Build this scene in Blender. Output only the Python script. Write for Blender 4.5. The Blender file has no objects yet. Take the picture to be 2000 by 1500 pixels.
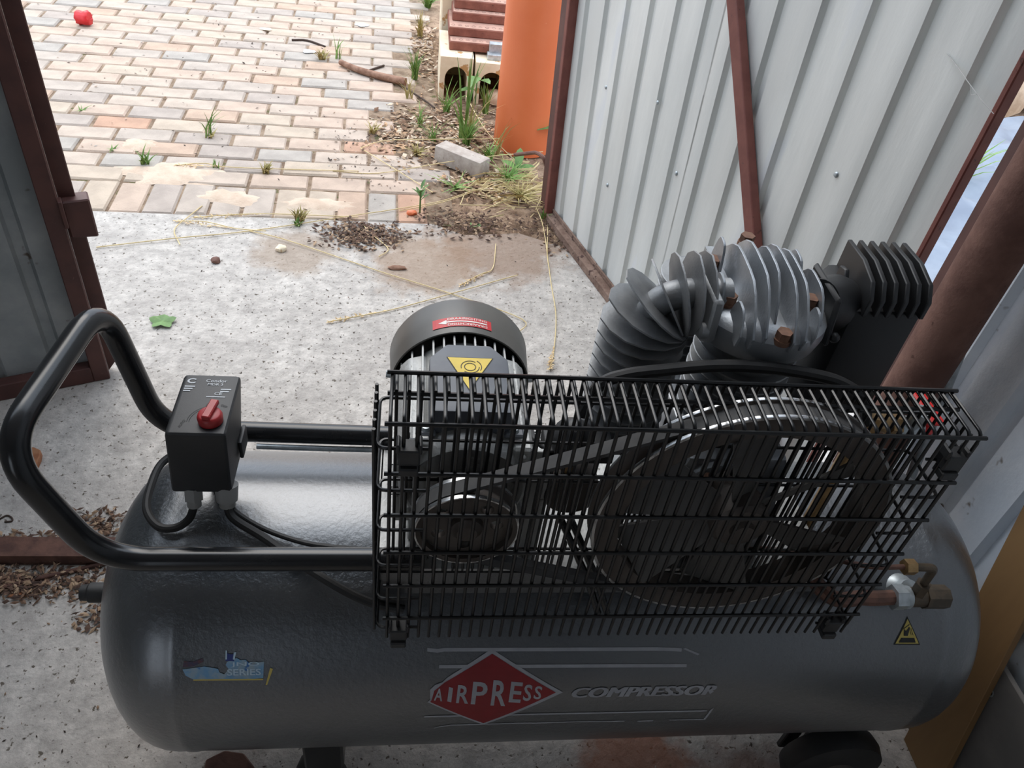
import bpy, bmesh, math, random
from mathutils import Vector, Matrix
random.seed(7)
PI = math.pi
sc = bpy.context.scene
COL = sc.collection

# ------------------------------------------------------------------ camera, sky, exposure
cam_data = bpy.data.cameras.new('camera')
cam_data.sensor_width = 36.0
cam_data.lens = 27.512
cam_data.clip_start = 0.02
cam = bpy.data.objects.new('camera', cam_data)
COL.objects.link(cam)
_r = Vector((0.99022789, -0.0804542, 0.11391153)); _d = Vector((0.03177358, -0.66517536, -0.74601084)); _f = Vector((0.13579085, 0.74234012, -0.65611888))
_m = Matrix((( _r.x, -_d.x, -_f.x, 0), (_r.y, -_d.y, -_f.y, 0), (_r.z, -_d.z, -_f.z, 1.37117), (0, 0, 0, 1)))
cam.matrix_world = _m
sc.camera = cam

world = bpy.data.worlds.new('overcast_sky')
sc.world = world
world.use_nodes = True
wn = world.node_tree; wn.nodes.clear()
w_out = wn.nodes.new('ShaderNodeOutputWorld'); w_bg = wn.nodes.new('ShaderNodeBackground')
w_tc = wn.nodes.new('ShaderNodeTexCoord'); w_sep = wn.nodes.new('ShaderNodeSeparateXYZ'); w_ramp = wn.nodes.new('ShaderNodeValToRGB')
w_ramp.color_ramp.elements[0].position = 0.0; w_ramp.color_ramp.elements[0].color = (0.49, 0.54, 0.61, 1)
w_ramp.color_ramp.elements[1].position = 0.9; w_ramp.color_ramp.elements[1].color = (0.85, 0.96, 1.11, 1)
wn.links.new(w_tc.outputs['Generated'], w_sep.inputs[0]); wn.links.new(w_sep.outputs['Z'], w_ramp.inputs[0])
wn.links.new(w_ramp.outputs[0], w_bg.inputs[0]); wn.links.new(w_bg.outputs[0], w_out.inputs[0])
w_bg.inputs[1].default_value = 1.45
sun_d = bpy.data.lights.new('hazy_sun', 'SUN'); sun_d.energy = 0.9; sun_d.angle = math.radians(40); sun_d.color = (1.0, 0.90, 0.78)
sun = bpy.data.objects.new('hazy_sun', sun_d); COL.objects.link(sun)
sun.location = (-2, 6, 6); sun.rotation_euler = (math.radians(-38), math.radians(-14), 0)

sc.view_settings.view_transform = 'Standard'
sc.view_settings.look = 'None'
sc.view_settings.gamma = 1.0
sc.view_settings.use_curve_mapping = False
sc.view_settings.exposure = 0.85

# ------------------------------------------------------------------ materials
def lin(c):
    o = []
    for v in c:
        v = v / 255.0
        o.append(v / 12.92 if v <= 0.04045 else ((v + 0.055) / 1.055) ** 2.4)
    return (o[0], o[1], o[2], 1.0)

def mat(name, c1, c2=None, scale=12.0, rough=0.5, metal=0.0, bump=0.0, bscale=180.0, spot=None, spot_scale=120.0, spot_at=0.66, rnd=0.0,
        lo=0.4, hi=0.6, island=None, rough2=None, stain=None, spec=0.5, stretch=None, trans=0.0, mottle=0.0):
    m = bpy.data.materials.new(name); m.use_nodes = True
    nt = m.node_tree; N = nt.nodes; Lk = nt.links
    b = N['Principled BSDF']
    b.inputs['Roughness'].default_value = rough; b.inputs['Metallic'].default_value = metal
    b.inputs['Specular IOR Level'].default_value = spec
    tc = N.new('ShaderNodeTexCoord'); src = tc.outputs['Object']
    if stretch:
        mp = N.new('ShaderNodeMapping'); mp.inputs['Scale'].default_value = stretch; Lk.new(src, mp.inputs[0]); src = mp.outputs[0]
    col = None
    def noise(sca, det=6.0, rg=0.6):
        n = N.new('ShaderNodeTexNoise'); n.inputs['Scale'].default_value = sca; n.inputs['Detail'].default_value = det; n.inputs['Roughness'].default_value = rg
        Lk.new(src, n.inputs['Vector']); return n.outputs['Fac']
    def ramp(fac, a, b_, ca=(0, 0, 0, 1), cb=(1, 1, 1, 1)):
        r = N.new('ShaderNodeValToRGB'); e = r.color_ramp.elements
        e[0].position = a; e[1].position = b_; e[0].color = ca; e[1].color = cb
        Lk.new(fac, r.inputs[0]); return r.outputs[0]
    def mix(fac, a, b_):
        x = N.new('ShaderNodeMix'); x.data_type = 'RGBA'
        if isinstance(fac, float): x.inputs[0].default_value = fac
        else: Lk.new(fac, x.inputs[0])
        for i, v in ((6, a), (7, b_)):
            if isinstance(v, tuple): x.inputs[i].default_value = v
            else: Lk.new(v, x.inputs[i])
        return x.outputs[2]
    if c2 is not None: col = ramp(noise(scale), lo, hi, lin(c1), lin(c2))
    else: col = lin(c1)
    if island:
        g = N.new('ShaderNodeNewGeometry'); r = N.new('ShaderNodeValToRGB'); r.color_ramp.interpolation = 'CONSTANT'
        el = r.color_ramp.elements
        while len(el) < len(island): el.new(0.5)
        for i, c in enumerate(island): el[i].position = i / len(island); el[i].color = lin(c)
        Lk.new(g.outputs['Random Per Island'], r.inputs[0]); col = r.outputs[0]
    if mottle:
        col = mix(ramp(noise(mottle, 12.0, 0.78), 0.36, 0.64, (.85,) * 3 + (1,), (0, 0, 0, 1)), col, lin(tuple(v * .80 for v in c1)))
    if spot: col = mix(ramp(noise(spot_scale, 3.0), spot_at, spot_at + 0.05), col, lin(spot))
    if stain:
        for (sx, sy, sr, scol, amt) in stain:
            v = N.new('ShaderNodeVectorMath'); v.operation = 'DISTANCE'; Lk.new(tc.outputs['Object'], v.inputs[0]); v.inputs[1].default_value = (sx, sy, 0)
            nn = noise(14.0); ad = N.new('ShaderNodeMath'); ad.operation = 'MULTIPLY_ADD'; Lk.new(nn, ad.inputs[0]); ad.inputs[1].default_value = -sr * 1.6; Lk.new(v.outputs['Value'], ad.inputs[2])
            f = ramp(ad.outputs[0], 0.0, max(sr * 0.5, 0.01), (amt, amt, amt, 1), (0, 0, 0, 1))
            col = mix(f, col, lin(scol))
    if rnd:
        oi = N.new('ShaderNodeObjectInfo'); hs = N.new('ShaderNodeHueSaturation')
        mr = N.new('ShaderNodeMapRange'); mr.inputs[3].default_value = 1 - rnd; mr.inputs[4].default_value = 1 + rnd
        Lk.new(oi.outputs['Random'], mr.inputs[0]); Lk.new(mr.outputs[0], hs.inputs['Value'])
        if isinstance(col, tuple): hs.inputs['Color'].default_value = col
        else: Lk.new(col, hs.inputs['Color'])
        col = hs.outputs[0]
    if isinstance(col, tuple): b.inputs['Base Color'].default_value = col
    else: Lk.new(col, b.inputs['Base Color'])
    if rough2 is not None:
        r = ramp(noise(scale * 1.7), 0.35, 0.65, (rough,) * 3 + (1,), (rough2,) * 3 + (1,)); Lk.new(r, b.inputs['Roughness'])
    if bump:
        bp = N.new('ShaderNodeBump'); bp.inputs['Strength'].default_value = 1.0; bp.inputs['Distance'].default_value = bump
        Lk.new(noise(bscale, 4.0), bp.inputs['Height']); Lk.new(bp.outputs[0], b.inputs['Normal'])
    if trans: b.inputs['Alpha'].default_value = 1 - trans
    return m

M = {}
M['concrete'] = mat('concrete', (182, 175, 168), (216, 209, 201), 5, mottle=26.0, rough=0.9, bump=0.004, bscale=60, spot=(96, 88, 78), spot_scale=80, spot_at=0.615, lo=0.3, hi=0.7,
                    stain=[(0.42, 0.53, 0.10, (150, 92, 62), 0.75), (0.62, 0.45, 0.12, (120, 78, 60), 0.6), (0.05, 2.12, 0.16, (150, 126, 104), 0.7), (0.3, 2.25, 0.2, (140, 115, 95), 0.75), (-0.35, 2.15, 0.12, (150, 130, 110), 0.6)])
M['soil'] = mat('soil', (120, 96, 76), (166, 140, 116), 14, rough=1, bump=0.012, bscale=60, spot=(88, 70, 56), spot_scale=60)
M['joint_sand'] = mat('joint_sand', (118, 98, 80), (152, 132, 111), 20, rough=1, bump=0.004, bscale=120, spot=(96, 92, 60), spot_scale=18, spot_at=0.62)
# paving bricks: four mixes by object random
def brick_material():
    m = mat('paving_brick', (178, 166, 155), (194, 181, 169), 9, rough=0.9, bump=0.0015, bscale=160, spot=(150, 134, 120), spot_scale=150, spot_at=0.68)
    nt = m.node_tree; N = nt.nodes; Lk = nt.links
    b = N['Principled BSDF']; src = b.inputs['Base Color'].links[0].from_socket
    oi = N.new('ShaderNodeObjectInfo'); r = N.new('ShaderNodeValToRGB'); r.color_ramp.interpolation = 'CONSTANT'
    cols = [(250, 244, 238), (228, 232, 234), (252, 240, 231), (240, 238, 236), (248, 230, 216), (230, 228, 228), (250, 244, 234), (248, 214, 194)]
    el = r.color_ramp.elements
    while len(el) < len(cols): el.new(0.5)
    pos = [0, .16, .28, .46, .62, .72, .84, .965]
    for i, c in enumerate(cols): el[i].position = pos[i]; el[i].color = lin(c)
    x = N.new('ShaderNodeMix'); x.data_type = 'RGBA'; x.blend_type = 'MULTIPLY'; x.inputs[0].default_value = 1
    Lk.new(oi.outputs['Random'], r.inputs[0]); Lk.new(src, x.inputs[6]); Lk.new(r.outputs[0], x.inputs[7]); Lk.new(x.outputs[2], b.inputs['Base Color'])
    return m
M['brick'] = brick_material()
M['galv'] = mat('galvanised_sheet', (204, 206, 203), (220, 221, 217), 4, rough=0.55, metal=0.35, rough2=0.7, bump=0.0004, bscale=90, spot=(214, 216, 216), spot_scale=7, spot_at=0.62, stretch=(1, 1, 0.25))
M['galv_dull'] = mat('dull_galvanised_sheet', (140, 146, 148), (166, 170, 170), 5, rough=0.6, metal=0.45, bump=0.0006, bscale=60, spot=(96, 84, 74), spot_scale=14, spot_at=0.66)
M['galv_wall'] = mat('bluish_galvanised_sheet', (212, 219, 226), (228, 232, 236), 5, rough=0.5, metal=0.25, rough2=0.62, bump=0.0008, bscale=50, spot=(120, 108, 98), spot_scale=16, spot_at=0.68)
M['brown_paint'] = mat('red_brown_paint', (112, 62, 54), (124, 72, 62), 20, rough=0.6, spot=(80, 46, 40), spot_scale=60)
M['dark_brown'] = mat('dark_brown_paint', (78, 48, 44), (90, 56, 50), 16, rough=0.55, spot=(120, 96, 82), spot_scale=60, spot_at=0.7)
M['dirty_brown'] = mat('dirty_brown_rail', (110, 86, 74), (140, 116, 102), 20, rough=0.9, bump=0.003, bscale=80, spot=(74, 52, 46), spot_scale=40, spot_at=0.58)
M['rust'] = mat('rusty_steel', (98, 66, 56), (120, 86, 74), 18, rough=0.75, bump=0.001, bscale=140, spot=(84, 52, 42), spot_scale=50)
M['rust_dark'] = mat('dark_rusty_steel', (78, 52, 44), (104, 72, 60), 30, rough=0.85, bump=0.001, bscale=140)
M['orange'] = mat('orange_plastic', (216, 112, 66), (222, 120, 74), 3, rough=0.42, spot=(226, 150, 110), spot_scale=38, spot_at=0.74, bump=0.0003, bscale=20)
M['cream'] = mat('cream_ceramic', (226, 208, 178), (240, 226, 200), 9, rough=0.8, spot=(190, 146, 96), spot_scale=16, spot_at=0.62)
M['clay'] = mat('brown_clay', (122, 74, 60), (140, 88, 72), 20, rough=0.85, spot=(96, 58, 48), spot_scale=60, bump=0.001)
M['clay_top'] = mat('pinkish_clay', (176, 138, 122), (190, 152, 134), 20, rough=0.9)
M['hole'] = mat('dark_hollow', (26, 22, 20), rough=1)
M['grey_stone'] = mat('grey_stone', (166, 154, 144), (186, 176, 166), 24, rough=0.9, bump=0.0012, bscale=120, spot=(140, 128, 118), spot_scale=90)
M['beige_stone'] = mat('beige_stone', (176, 148, 122), (200, 174, 148), 9, rough=0.9, bump=0.004, bscale=40)
M['tarp'] = mat('blue_grey_film', (108, 118, 134), (130, 140, 154), 3, rough=0.35)
M['grass'] = mat('grass_green', (96, 132, 58), (126, 156, 80), 14, rough=0.7, rnd=0.15)
M['dry_grass'] = mat('drying_grass', (150, 140, 84), (176, 158, 104), 20, rough=0.8, rnd=0.1)
M['leaf'] = mat('leaf_green', (84, 118, 62), (104, 138, 76), 30, rough=0.6)
M['straw'] = mat('straw', (206, 184, 134), (220, 200, 154), 30, rough=0.8)
M['seed'] = mat('straw_seed', (206, 176, 130), (224, 198, 154), 60, rough=0.9)
M['bark'] = mat('bark', (126, 92, 74), (158, 124, 104), 26, rough=0.9, bump=0.002, bscale=70)
M['twig'] = mat('dark_twig', (70, 56, 48), rough=0.9)
M['chips'] = mat('brown_chips', (120, 90, 70), rough=0.95, island=[(92, 70, 58), (118, 92, 74), (70, 54, 46), (144, 118, 94), (104, 78, 62), (80, 60, 50), (168, 142, 116)])
M['chips_pale'] = mat('pale_chips', (150, 120, 95), rough=0.95, island=[(176, 152, 128), (140, 112, 88), (206, 188, 164), (120, 92, 72), (186, 150, 116), (156, 130, 104), (104, 80, 62)])
M['specks'] = mat('dark_specks', (80, 70, 60), rough=0.95, island=[(84, 74, 66), (110, 92, 78), (66, 56, 50), (136, 110, 88), (176, 168, 158)])
M['red'] = mat('red_plastic', (196, 26, 34), (210, 34, 40), 20, rough=0.4)
# compressor
M['tank'] = mat('grey_hammered_paint', (78, 82, 87), (86, 90, 94), 4, rough=0.40, rough2=0.46, metal=0.7, bump=0.0022, bscale=120, spec=0.6)
M['tank'].node_tree.nodes['Principled BSDF'].inputs['Coat Weight'].default_value = 1.0; M['tank'].node_tree.nodes['Principled BSDF'].inputs['Coat IOR'].default_value = 1.75; M['tank'].node_tree.nodes['Principled BSDF'].inputs['Coat Roughness'].default_value = 0.28
M['black_gloss'] = mat('black_gloss_paint', (26, 27, 29), (32, 33, 35), 10, rough=0.22, spot=(58, 58, 58), spot_scale=120, spot_at=0.74)
M['black_wire'] = mat('black_wire', (17, 18, 20), rough=0.35)
M['black_plastic'] = mat('black_plastic', (38, 39, 41), (43, 44, 46), 20, rough=0.5, bump=0.0001, bscale=600)
M['black_rubber'] = mat('black_rubber', (30, 30, 31), (38, 38, 38), 30, rough=0.6)
M['filter'] = mat('black_filter_plastic', (24, 25, 27), (30, 31, 33), 10, rough=0.5)
M['switch_print'] = mat('white_print', (190, 194, 198), rough=0.6)
M['switch_red'] = mat('red_knob', (150, 34, 38), (164, 44, 46), 30, rough=0.4)
M['red_lever'] = mat('red_lever', (210, 36, 36), rough=0.4)
M['motor'] = mat('silver_paint', (164, 165, 164), (184, 185, 183), 18, rough=0.5, metal=0.25, bump=0.0012, bscale=150, spot=(110, 108, 104), spot_scale=90, spot_at=0.66)
M['cover'] = mat('olive_grey_paint', (84, 82, 78), (94, 91, 86), 8, rough=0.4, spot=(70, 70, 68), spot_scale=30)
M['tbox'] = mat('slate_plastic', (88, 92, 100), (100, 104, 110), 16, rough=0.5)
M['alu'] = mat('cast_aluminium', (150, 155, 161), (172, 176, 180), 14, rough=0.40, metal=0.65, bump=0.0003, bscale=300, spot=(176, 180, 186), spot_scale=36, spot_at=0.60)
M['alu_dark'] = mat('dusty_aluminium', (134, 137, 140), (158, 160, 162), 12, rough=0.5, metal=0.6, bump=0.0003, bscale=300)
M['bare_steel'] = mat('bright_rim_steel', (196, 198, 200), rough=0.25, metal=0.9)
M['cast_iron'] = mat('brown_grey_iron', (86, 80, 76), (100, 93, 88), 18, rough=0.55, metal=0.35)
M['blade'] = mat('grey_blade_paint', (84, 82, 80), (94, 92, 89), 10, rough=0.6)
M['belt'] = mat('grey_belt', (78, 78, 79), (88, 88, 88), 40, rough=0.8)
M['rust_bolt'] = mat('rusty_bolt', (104, 72, 56), (126, 92, 72), 80, rough=0.7)
M['brass'] = mat('brass', (176, 146, 102), (150, 122, 84), 60, rough=0.4, metal=0.6)
M['dark_brass'] = mat('dark_brass', (96, 84, 70), (74, 66, 56), 40, rough=0.45, metal=0.5)
M['copper'] = mat('tarnished_copper', (120, 88, 76), (96, 72, 64), 50, rough=0.5, metal=0.4)
M['zinc'] = mat('zinc_fitting', (186, 194, 198), (160, 168, 172), 50, rough=0.4, metal=0.5)
M['nylon'] = mat('grey_nylon', (150, 150, 148), rough=0.6)
M['white_decal'] = mat('off_white_vinyl', (162, 164, 170), (150, 152, 158), 30, rough=0.5)
M['red_decal'] = mat('red_vinyl', (132, 22, 30), (124, 21, 28), 20, rough=0.5)
M['blue_decal'] = mat('faded_blue_vinyl', (104, 152, 190), (150, 168, 178), 60, rough=0.6, spot=(60, 110, 170), spot_scale=70, spot_at=0.62)
M['navy_decal'] = mat('navy_vinyl', (40, 56, 120), rough=0.6)
M['rust_decal'] = mat('faded_dark_red_vinyl', (92, 58, 60), (60, 56, 80), 200, rough=0.6)
M['pale_print'] = mat('pale_blue_print', (178, 200, 214), rough=0.6)
M['yellow'] = mat('yellow_vinyl', (226, 196, 70), (216, 188, 74), 40, rough=0.5)
M['ochre'] = mat('dim_yellow_vinyl', (196, 176, 90), rough=0.5)
M['ink'] = mat('black_print', (30, 30, 28), rough=0.6)
M['red_sticker'] = mat('bright_red_vinyl', (206, 50, 54), (196, 44, 50), 30, rough=0.45)
M['white_print'] = mat('bright_white_print', (236, 232, 226), rough=0.5)
M['tan_board'] = mat('tan_board', (122, 92, 58), (136, 104, 66), 8, rough=0.7, stretch=(1, 1, 0.2))
M['grey_board'] = mat('dark_grey_board', (92, 90, 88), (104, 101, 98), 9, rough=0.7)
M['web'] = mat('cobweb_silk', (210, 210, 208), rough=0.9, trans=0.35)
M['shed_dark'] = mat('grey_shed_lining', (168, 168, 166), (180, 179, 176), 3, rough=0.8)
M['leaf_litter'] = mat('rusty_leaf', (140, 88, 58), (160, 110, 78), 40, rough=0.8)

# ------------------------------------------------------------------ helpers
def wpos(o):
    v = Vector((0, 0, 0))
    while o: v += o.location; o = o.parent
    return v

class MB:
    def __init__(s): s.b = bmesh.new(); s.mi = 0
    def _f(s, vs):
        try:
            f = s.b.faces.new(vs); f.material_index = s.mi; return f
        except ValueError: return None
    def hexa(s, p):                          # 8 points: bottom 4 ccw, top 4 ccw
        v = [s.b.verts.new(q) for q in p]
        for i in ((3, 2, 1, 0), (4, 5, 6, 7), (0, 1, 5, 4), (1, 2, 6, 5), (2, 3, 7, 6), (3, 0, 4, 7)): s._f([v[k] for k in i])
        return s
    def box(s, x0, x1, y0, y1, z0, z1, M4=None):
        p = [Vector(q) for q in ((x0, y0, z0), (x1, y0, z0), (x1, y1, z0), (x0, y1, z0), (x0, y0, z1), (x1, y0, z1), (x1, y1, z1), (x0, y1, z1))]
        if M4: p = [M4 @ q for q in p]
        return s.hexa(p)
    def prism(s, poly, ext, f3=lambda a, b, t: (a, b, t)):   # polygon (a,b) extruded between t0,t1 with mapping f3
        t0, t1 = ext
        A = [s.b.verts.new(f3(a, b, t0)) for a, b in poly]; B = [s.b.verts.new(f3(a, b, t1)) for a, b in poly]
        n = len(poly); s._f(A[::-1]); s._f(B)
        for i in range(n): s._f([A[i], A[(i + 1) % n], B[(i + 1) % n], B[i]])
        return s
    def tube(s, pts, r, n=10, cap=True, radii=None):
        pts = [Vector(p) for p in pts]; rings = []; up = None
        for i, p in enumerate(pts):
            t = (pts[min(i + 1, len(pts) - 1)] - pts[max(i - 1, 0)]).normalized()
            if up is None:
                up = t.orthogonal().normalized()
            up = (up - t * up.dot(t)).normalized(); w = t.cross(up)
            rr = radii[i] if radii else r
            rings.append([s.b.verts.new(p + (up * math.cos(2 * PI * k / n) + w * math.sin(2 * PI * k / n)) * rr) for k in range(n)])
        for a, b_ in zip(rings, rings[1:]):
            for k in range(n): s._f([a[k], a[(k + 1) % n], b_[(k + 1) % n], b_[k]])
        if cap: s._f(rings[0][::-1]); s._f(rings[-1])
        return s
    def lathe(s, prof, c, axis, n=32, close=False):          # prof: (radius, height along axis)
        axis = Vector(axis).normalized(); c = Vector(c); u = axis.orthogonal().normalized(); w = axis.cross(u); rings = []
        for r, h in prof:
            if r < 1e-6: rings.append([s.b.verts.new(c + axis * h)])
            else: rings.append([s.b.verts.new(c + axis * h + (u * math.cos(2 * PI * k / n) + w * math.sin(2 * PI * k / n)) * r) for k in range(n)])
        seq = list(zip(rings, rings[1:]))
        if close: seq.append((rings[-1], rings[0]))
        for a, b_ in seq:
            for k in range(n):
                k2 = (k + 1) % n
                if len(a) == 1 and len(b_) == 1: continue
                if len(a) == 1: s._f([a[0], b_[k2], b_[k]])
                elif len(b_) == 1: s._f([a[k], a[k2], b_[0]])
                else: s._f([a[k], a[k2], b_[k2], b_[k]])
        return s
    def cyl(s, p0, p1, r, n=20, r2=None):
        p0 = Vector(p0); p1 = Vector(p1); L = (p1 - p0).length; r2 = r if r2 is None else r2
        return s.lathe([(0, 0), (r, 0), (r2, L), (0, L)], p0, p1 - p0, n)
    def hexnut(s, p0, p1, r): return s.cyl(p0, p1, r, 6)
    def quad(s, pts):
        s._f([s.b.verts.new(p) for p in pts]); return s
    def build(s, name, m, parent=None, smooth=True, angle=35, bevel=0.0, origin=None, segs=2):
        me = bpy.data.meshes.new(name)
        if bevel:
            bmesh.ops.recalc_face_normals(s.b, faces=s.b.faces[:]); s.b.normal_update()
            es = [e for e in s.b.edges if len(e.link_faces) == 2 and e.calc_face_angle(0) > 0.5]
            bmesh.ops.bevel(s.b, geom=es, offset=bevel, segments=segs, affect='EDGES', profile=0.6, clamp_overlap=True)
        bmesh.ops.recalc_face_normals(s.b, faces=s.b.faces[:])
        co = [v.co for v in s.b.verts]
        if origin is None:
            lo = Vector((min(c[i] for c in co) for i in range(3))); hi = Vector((max(c[i] for c in co) for i in range(3))); origin = (lo + hi) / 2
        else: origin = Vector(origin)
        for v in s.b.verts: v.co -= origin
        s.b.to_mesh(me); s.b.free()
        for x in (m if isinstance(m, list) else [m]): me.materials.append(M[x] if isinstance(x, str) else x)
        if smooth: me.shade_smooth(); me.set_sharp_from_angle(angle=math.radians(angle))
        return link(name, me, origin, parent)

def link(name, me, loc, parent=None):
    o = bpy.data.objects.new(name, me); COL.objects.link(o); o.location = loc
    if parent:
        o.parent = parent; o.location = Vector(loc) - wpos(parent)
    return o
def empty(name, loc):
    o = bpy.data.objects.new(name, None); COL.objects.link(o); o.location = loc; o.empty_display_size = 0.05; return o
def tag(o, label, cat, group=None, kind=None):
    if label: o['label'] = label
    if cat: o['category'] = cat
    if group: o['group'] = group
    if kind: o['kind'] = kind
    return o
def struct(o): o['kind'] = 'structure'; return o
def stuff(o, label=None, cat=None):
    o['kind'] = 'stuff'
    if label: o['label'] = label; o['category'] = cat
    return o
def dup(o, loc, parent=None):
    c = o.copy(); COL.objects.link(c)
    if parent: c.parent = parent; c.location = Vector(loc) - wpos(parent)
    else: c.location = loc
    return c
def fillet(pts, r, n=6):
    pts = [Vector(p) for p in pts]; out = [pts[0]]
    for a, b, c in zip(pts, pts[1:], pts[2:]):
        d1 = (a - b).normalized(); d2 = (c - b).normalized()
        k = min(r, (a - b).length * 0.49, (c - b).length * 0.49)
        p0 = b + d1 * k; p2 = b + d2 * k
        for i in range(n + 1):
            t = i / n; out.append(p0 * (1 - t) ** 2 + b * 2 * t * (1 - t) + p2 * t * t)
    out.append(pts[-1]); return out
def smooth_path(pts, n=6):
    P = [Vector(p) for p in pts]; P = [P[0] * 2 - P[1]] + P + [P[-1] * 2 - P[-2]]; out = []
    for i in range(1, len(P) - 2):
        a, b, c, d = P[i - 1:i + 3]
        for k in range(n):
            t = k / n
            out.append(0.5 * ((2 * b) + (c - a) * t + (2 * a - 5 * b + 4 * c - d) * t * t + (3 * b - a - 3 * c + d) * t ** 3))
    out.append(P[-2]); return out

# ------------------------------------------------------------------ ground, slab, paving
BY = 0.0397; OX, OY, HP, RP = -0.5585, 2.4896, 0.1025, 0.10236
cb, sb = math.cos(BY), math.sin(BY)
def bl(c, r):                                   # brick lattice (half bricks, rows) -> ground
    x, y = c * HP, r * RP
    return (OX + x * cb - y * sb, OY + x * sb + y * cb)

mb = MB(); mb.box(-9, 9, -6, 14, -0.30, -0.012); struct(mb.build('ground', 'soil', origin=(0, 0, 0), smooth=False))
mb = MB()
e0 = bl(-14, -1.53); e1 = bl(6.2, -1.53); e2 = bl(9.0, -1.9)
g = 24
top = []
poly = [(-3.2, -3.0), (2.6, -3.0), (2.6, 1.6), (1.0, 1.9), (e2[0] + 0.2, e2[1] - 0.1), e2, (e1[0] + .1, e1[1] - .06), e1, e0, (-3.2, e0[1])]
mb.prism(poly, (-0.09, 0.0)); struct(mb.build('floor', 'concrete', origin=(0, 0, 0), smooth=False))

pav = MB()
c00 = bl(-16, -1.5); c10 = bl(6.9, -1.5); c11 = bl(6.6, 33); c01 = bl(-16, 33)
pav.prism([c00, c10, c11, c01], (-0.05, -0.0065)); pav = pav.build('brick_paving', 'joint_sand', origin=(0, 0, 0), smooth=False); struct(pav)
def brick_mesh(seed):
    rr = random.Random(seed); b = MB(); w, d, h = 0.0975, 0.0482, 0.05; ch = 0.006
    b.hexa([(-w, -d, -h), (w, -d, -h), (w, d, -h), (-w, d, -h), (-w, -d, -ch), (w, -d, -ch), (w, d, -ch), (-w, d, -ch)])
    j = lambda a: a + rr.uniform(-.0015, .0015)
    t = [b.b.verts.new(q) for q in ((j(-w + ch), j(-d + ch), 0), (j(w - ch), j(-d + ch), 0), (j(w - ch), j(d - ch), 0), (j(-w + ch), j(d - ch), 0))]
    b.b.verts.ensure_lookup_table(); b.b.faces.ensure_lookup_table()
    b.b.faces.remove(b.b.faces[1]); lo = [b.b.verts[k] for k in (4, 5, 6, 7)]
    b._f(t)
    for i in range(4): b._f([lo[i], lo[(i + 1) % 4], t[(i + 1) % 4], t[i]])
    me = bpy.data.meshes.new('paving_brick'); bmesh.ops.recalc_face_normals(b.b, faces=b.b.faces[:]); b.b.to_mesh(me); b.b.free(); me.materials.append(M['brick'])
    return me
bms = [brick_mesh(i) for i in range(5)]
rest = MB(); nb = 0
def in_view(x, y): return x > -1.12 - 0.47 * (y - 2.4) and x < 0.24 and y < 4.95
spots = []
for r in range(1, 33):
    for c in range(-17, 8):
        if (c + r) % 2 == 0:                 # centres: odd columns in odd rows
            pass
        else: continue
        c_ = c + 0
        x, y = bl(c_ + 1 if False else c_, r)
        spots.append((x, y, BY, c, r))
# joints sit at even columns of odd rows, so brick centres are the odd columns there
spots = [s_ for s_ in spots if s_[3] <= (6 if s_[4] < 4 else 4 if s_[4] < 9 else 5 if s_[4] < 15 else 6)]
for c in range(-16, 7): x, y = bl(c - .5, -0.5); spots.append((x, y, BY + PI / 2, c, 0))
rng = random.Random(3)
for (x, y, a, c, r) in spots:
    vis = in_view(x, y)
    tilt = Matrix.Rotation(rng.uniform(-.012, .012), 4, 'X') @ Matrix.Rotation(rng.uniform(-.008, .008), 4, 'Y')
    z = rng.uniform(-0.003, 0.0025)
    if vis and nb < 300:
        o = link('brick', bms[rng.randrange(5)], (x, y, z), pav); nb += 1
        o.rotation_euler = (rng.uniform(-.014, .014), rng.uniform(-.008, .008), a + rng.uniform(-.012, .012) + (PI if rng.random() < .5 else 0))
    else:
        rest.box(-.0975, .0975, -.0482, .0482, -.05, 0, Matrix.Translation((x, y, z)) @ Matrix.Rotation(a, 4, 'Z') @ tilt)
if len(rest.b.verts): stuff(rest.build('outlying_bricks', 'brick', pav, smooth=False, bevel=0.005, segs=1))

# ------------------------------------------------------------------ shed shell
def sheet_profile(s0, s1, first, pitch, w=0.034, dep=0.011):
    pr = [(s0, 0.0)]; s = first
    while s < s1 - w:
        if s > s0 + w * .6: pr += [(s - w / 2, 0), (s - w / 2 + .007, -dep), (s + w / 2 - .007, -dep), (s + w / 2, 0), (s + pitch * .42, 0.0012), (s + pitch * .46, 0)]
        s += pitch
    pr = [p for p in pr if p[0] < s1 - .002]; pr.append((s1, 0.0)); return pr
def sheet(H, u, nrm, s0, s1, z0, z1, first, pitch, lean=0.0, dep=0.011, w=.034):
    H = Vector(H); u = Vector(u); nrm = Vector(nrm); b = MB(); pr = sheet_profile(s0, s1, first, pitch, w, dep); nz = 6; T = 0.0012
    for side in (0, 1):
        grid = []
        for i in range(nz + 1):
            z = z0 + (z1 - z0) * i / nz
            grid.append([b.b.verts.new(H + u * (s + (lean(s) if callable(lean) else lean) * z) + nrm * (n - side * T) + Vector((0, 0, z))) for s, n in pr])
        for i in range(nz):
            for k in range(len(pr) - 1): b._f([grid[i][k], grid[i][k + 1], grid[i + 1][k + 1], grid[i + 1][k]])
    return b
def bar(H, u, nrm, pts, n0, n1):                # polygon in (s,z) extruded along the door normal
    H = Vector(H); u = Vector(u); nrm = Vector(nrm)
    return MB().prism(pts, (n0, n1), lambda a, b_, t: H + u * a + nrm * t + Vector((0, 0, b_)))

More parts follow.
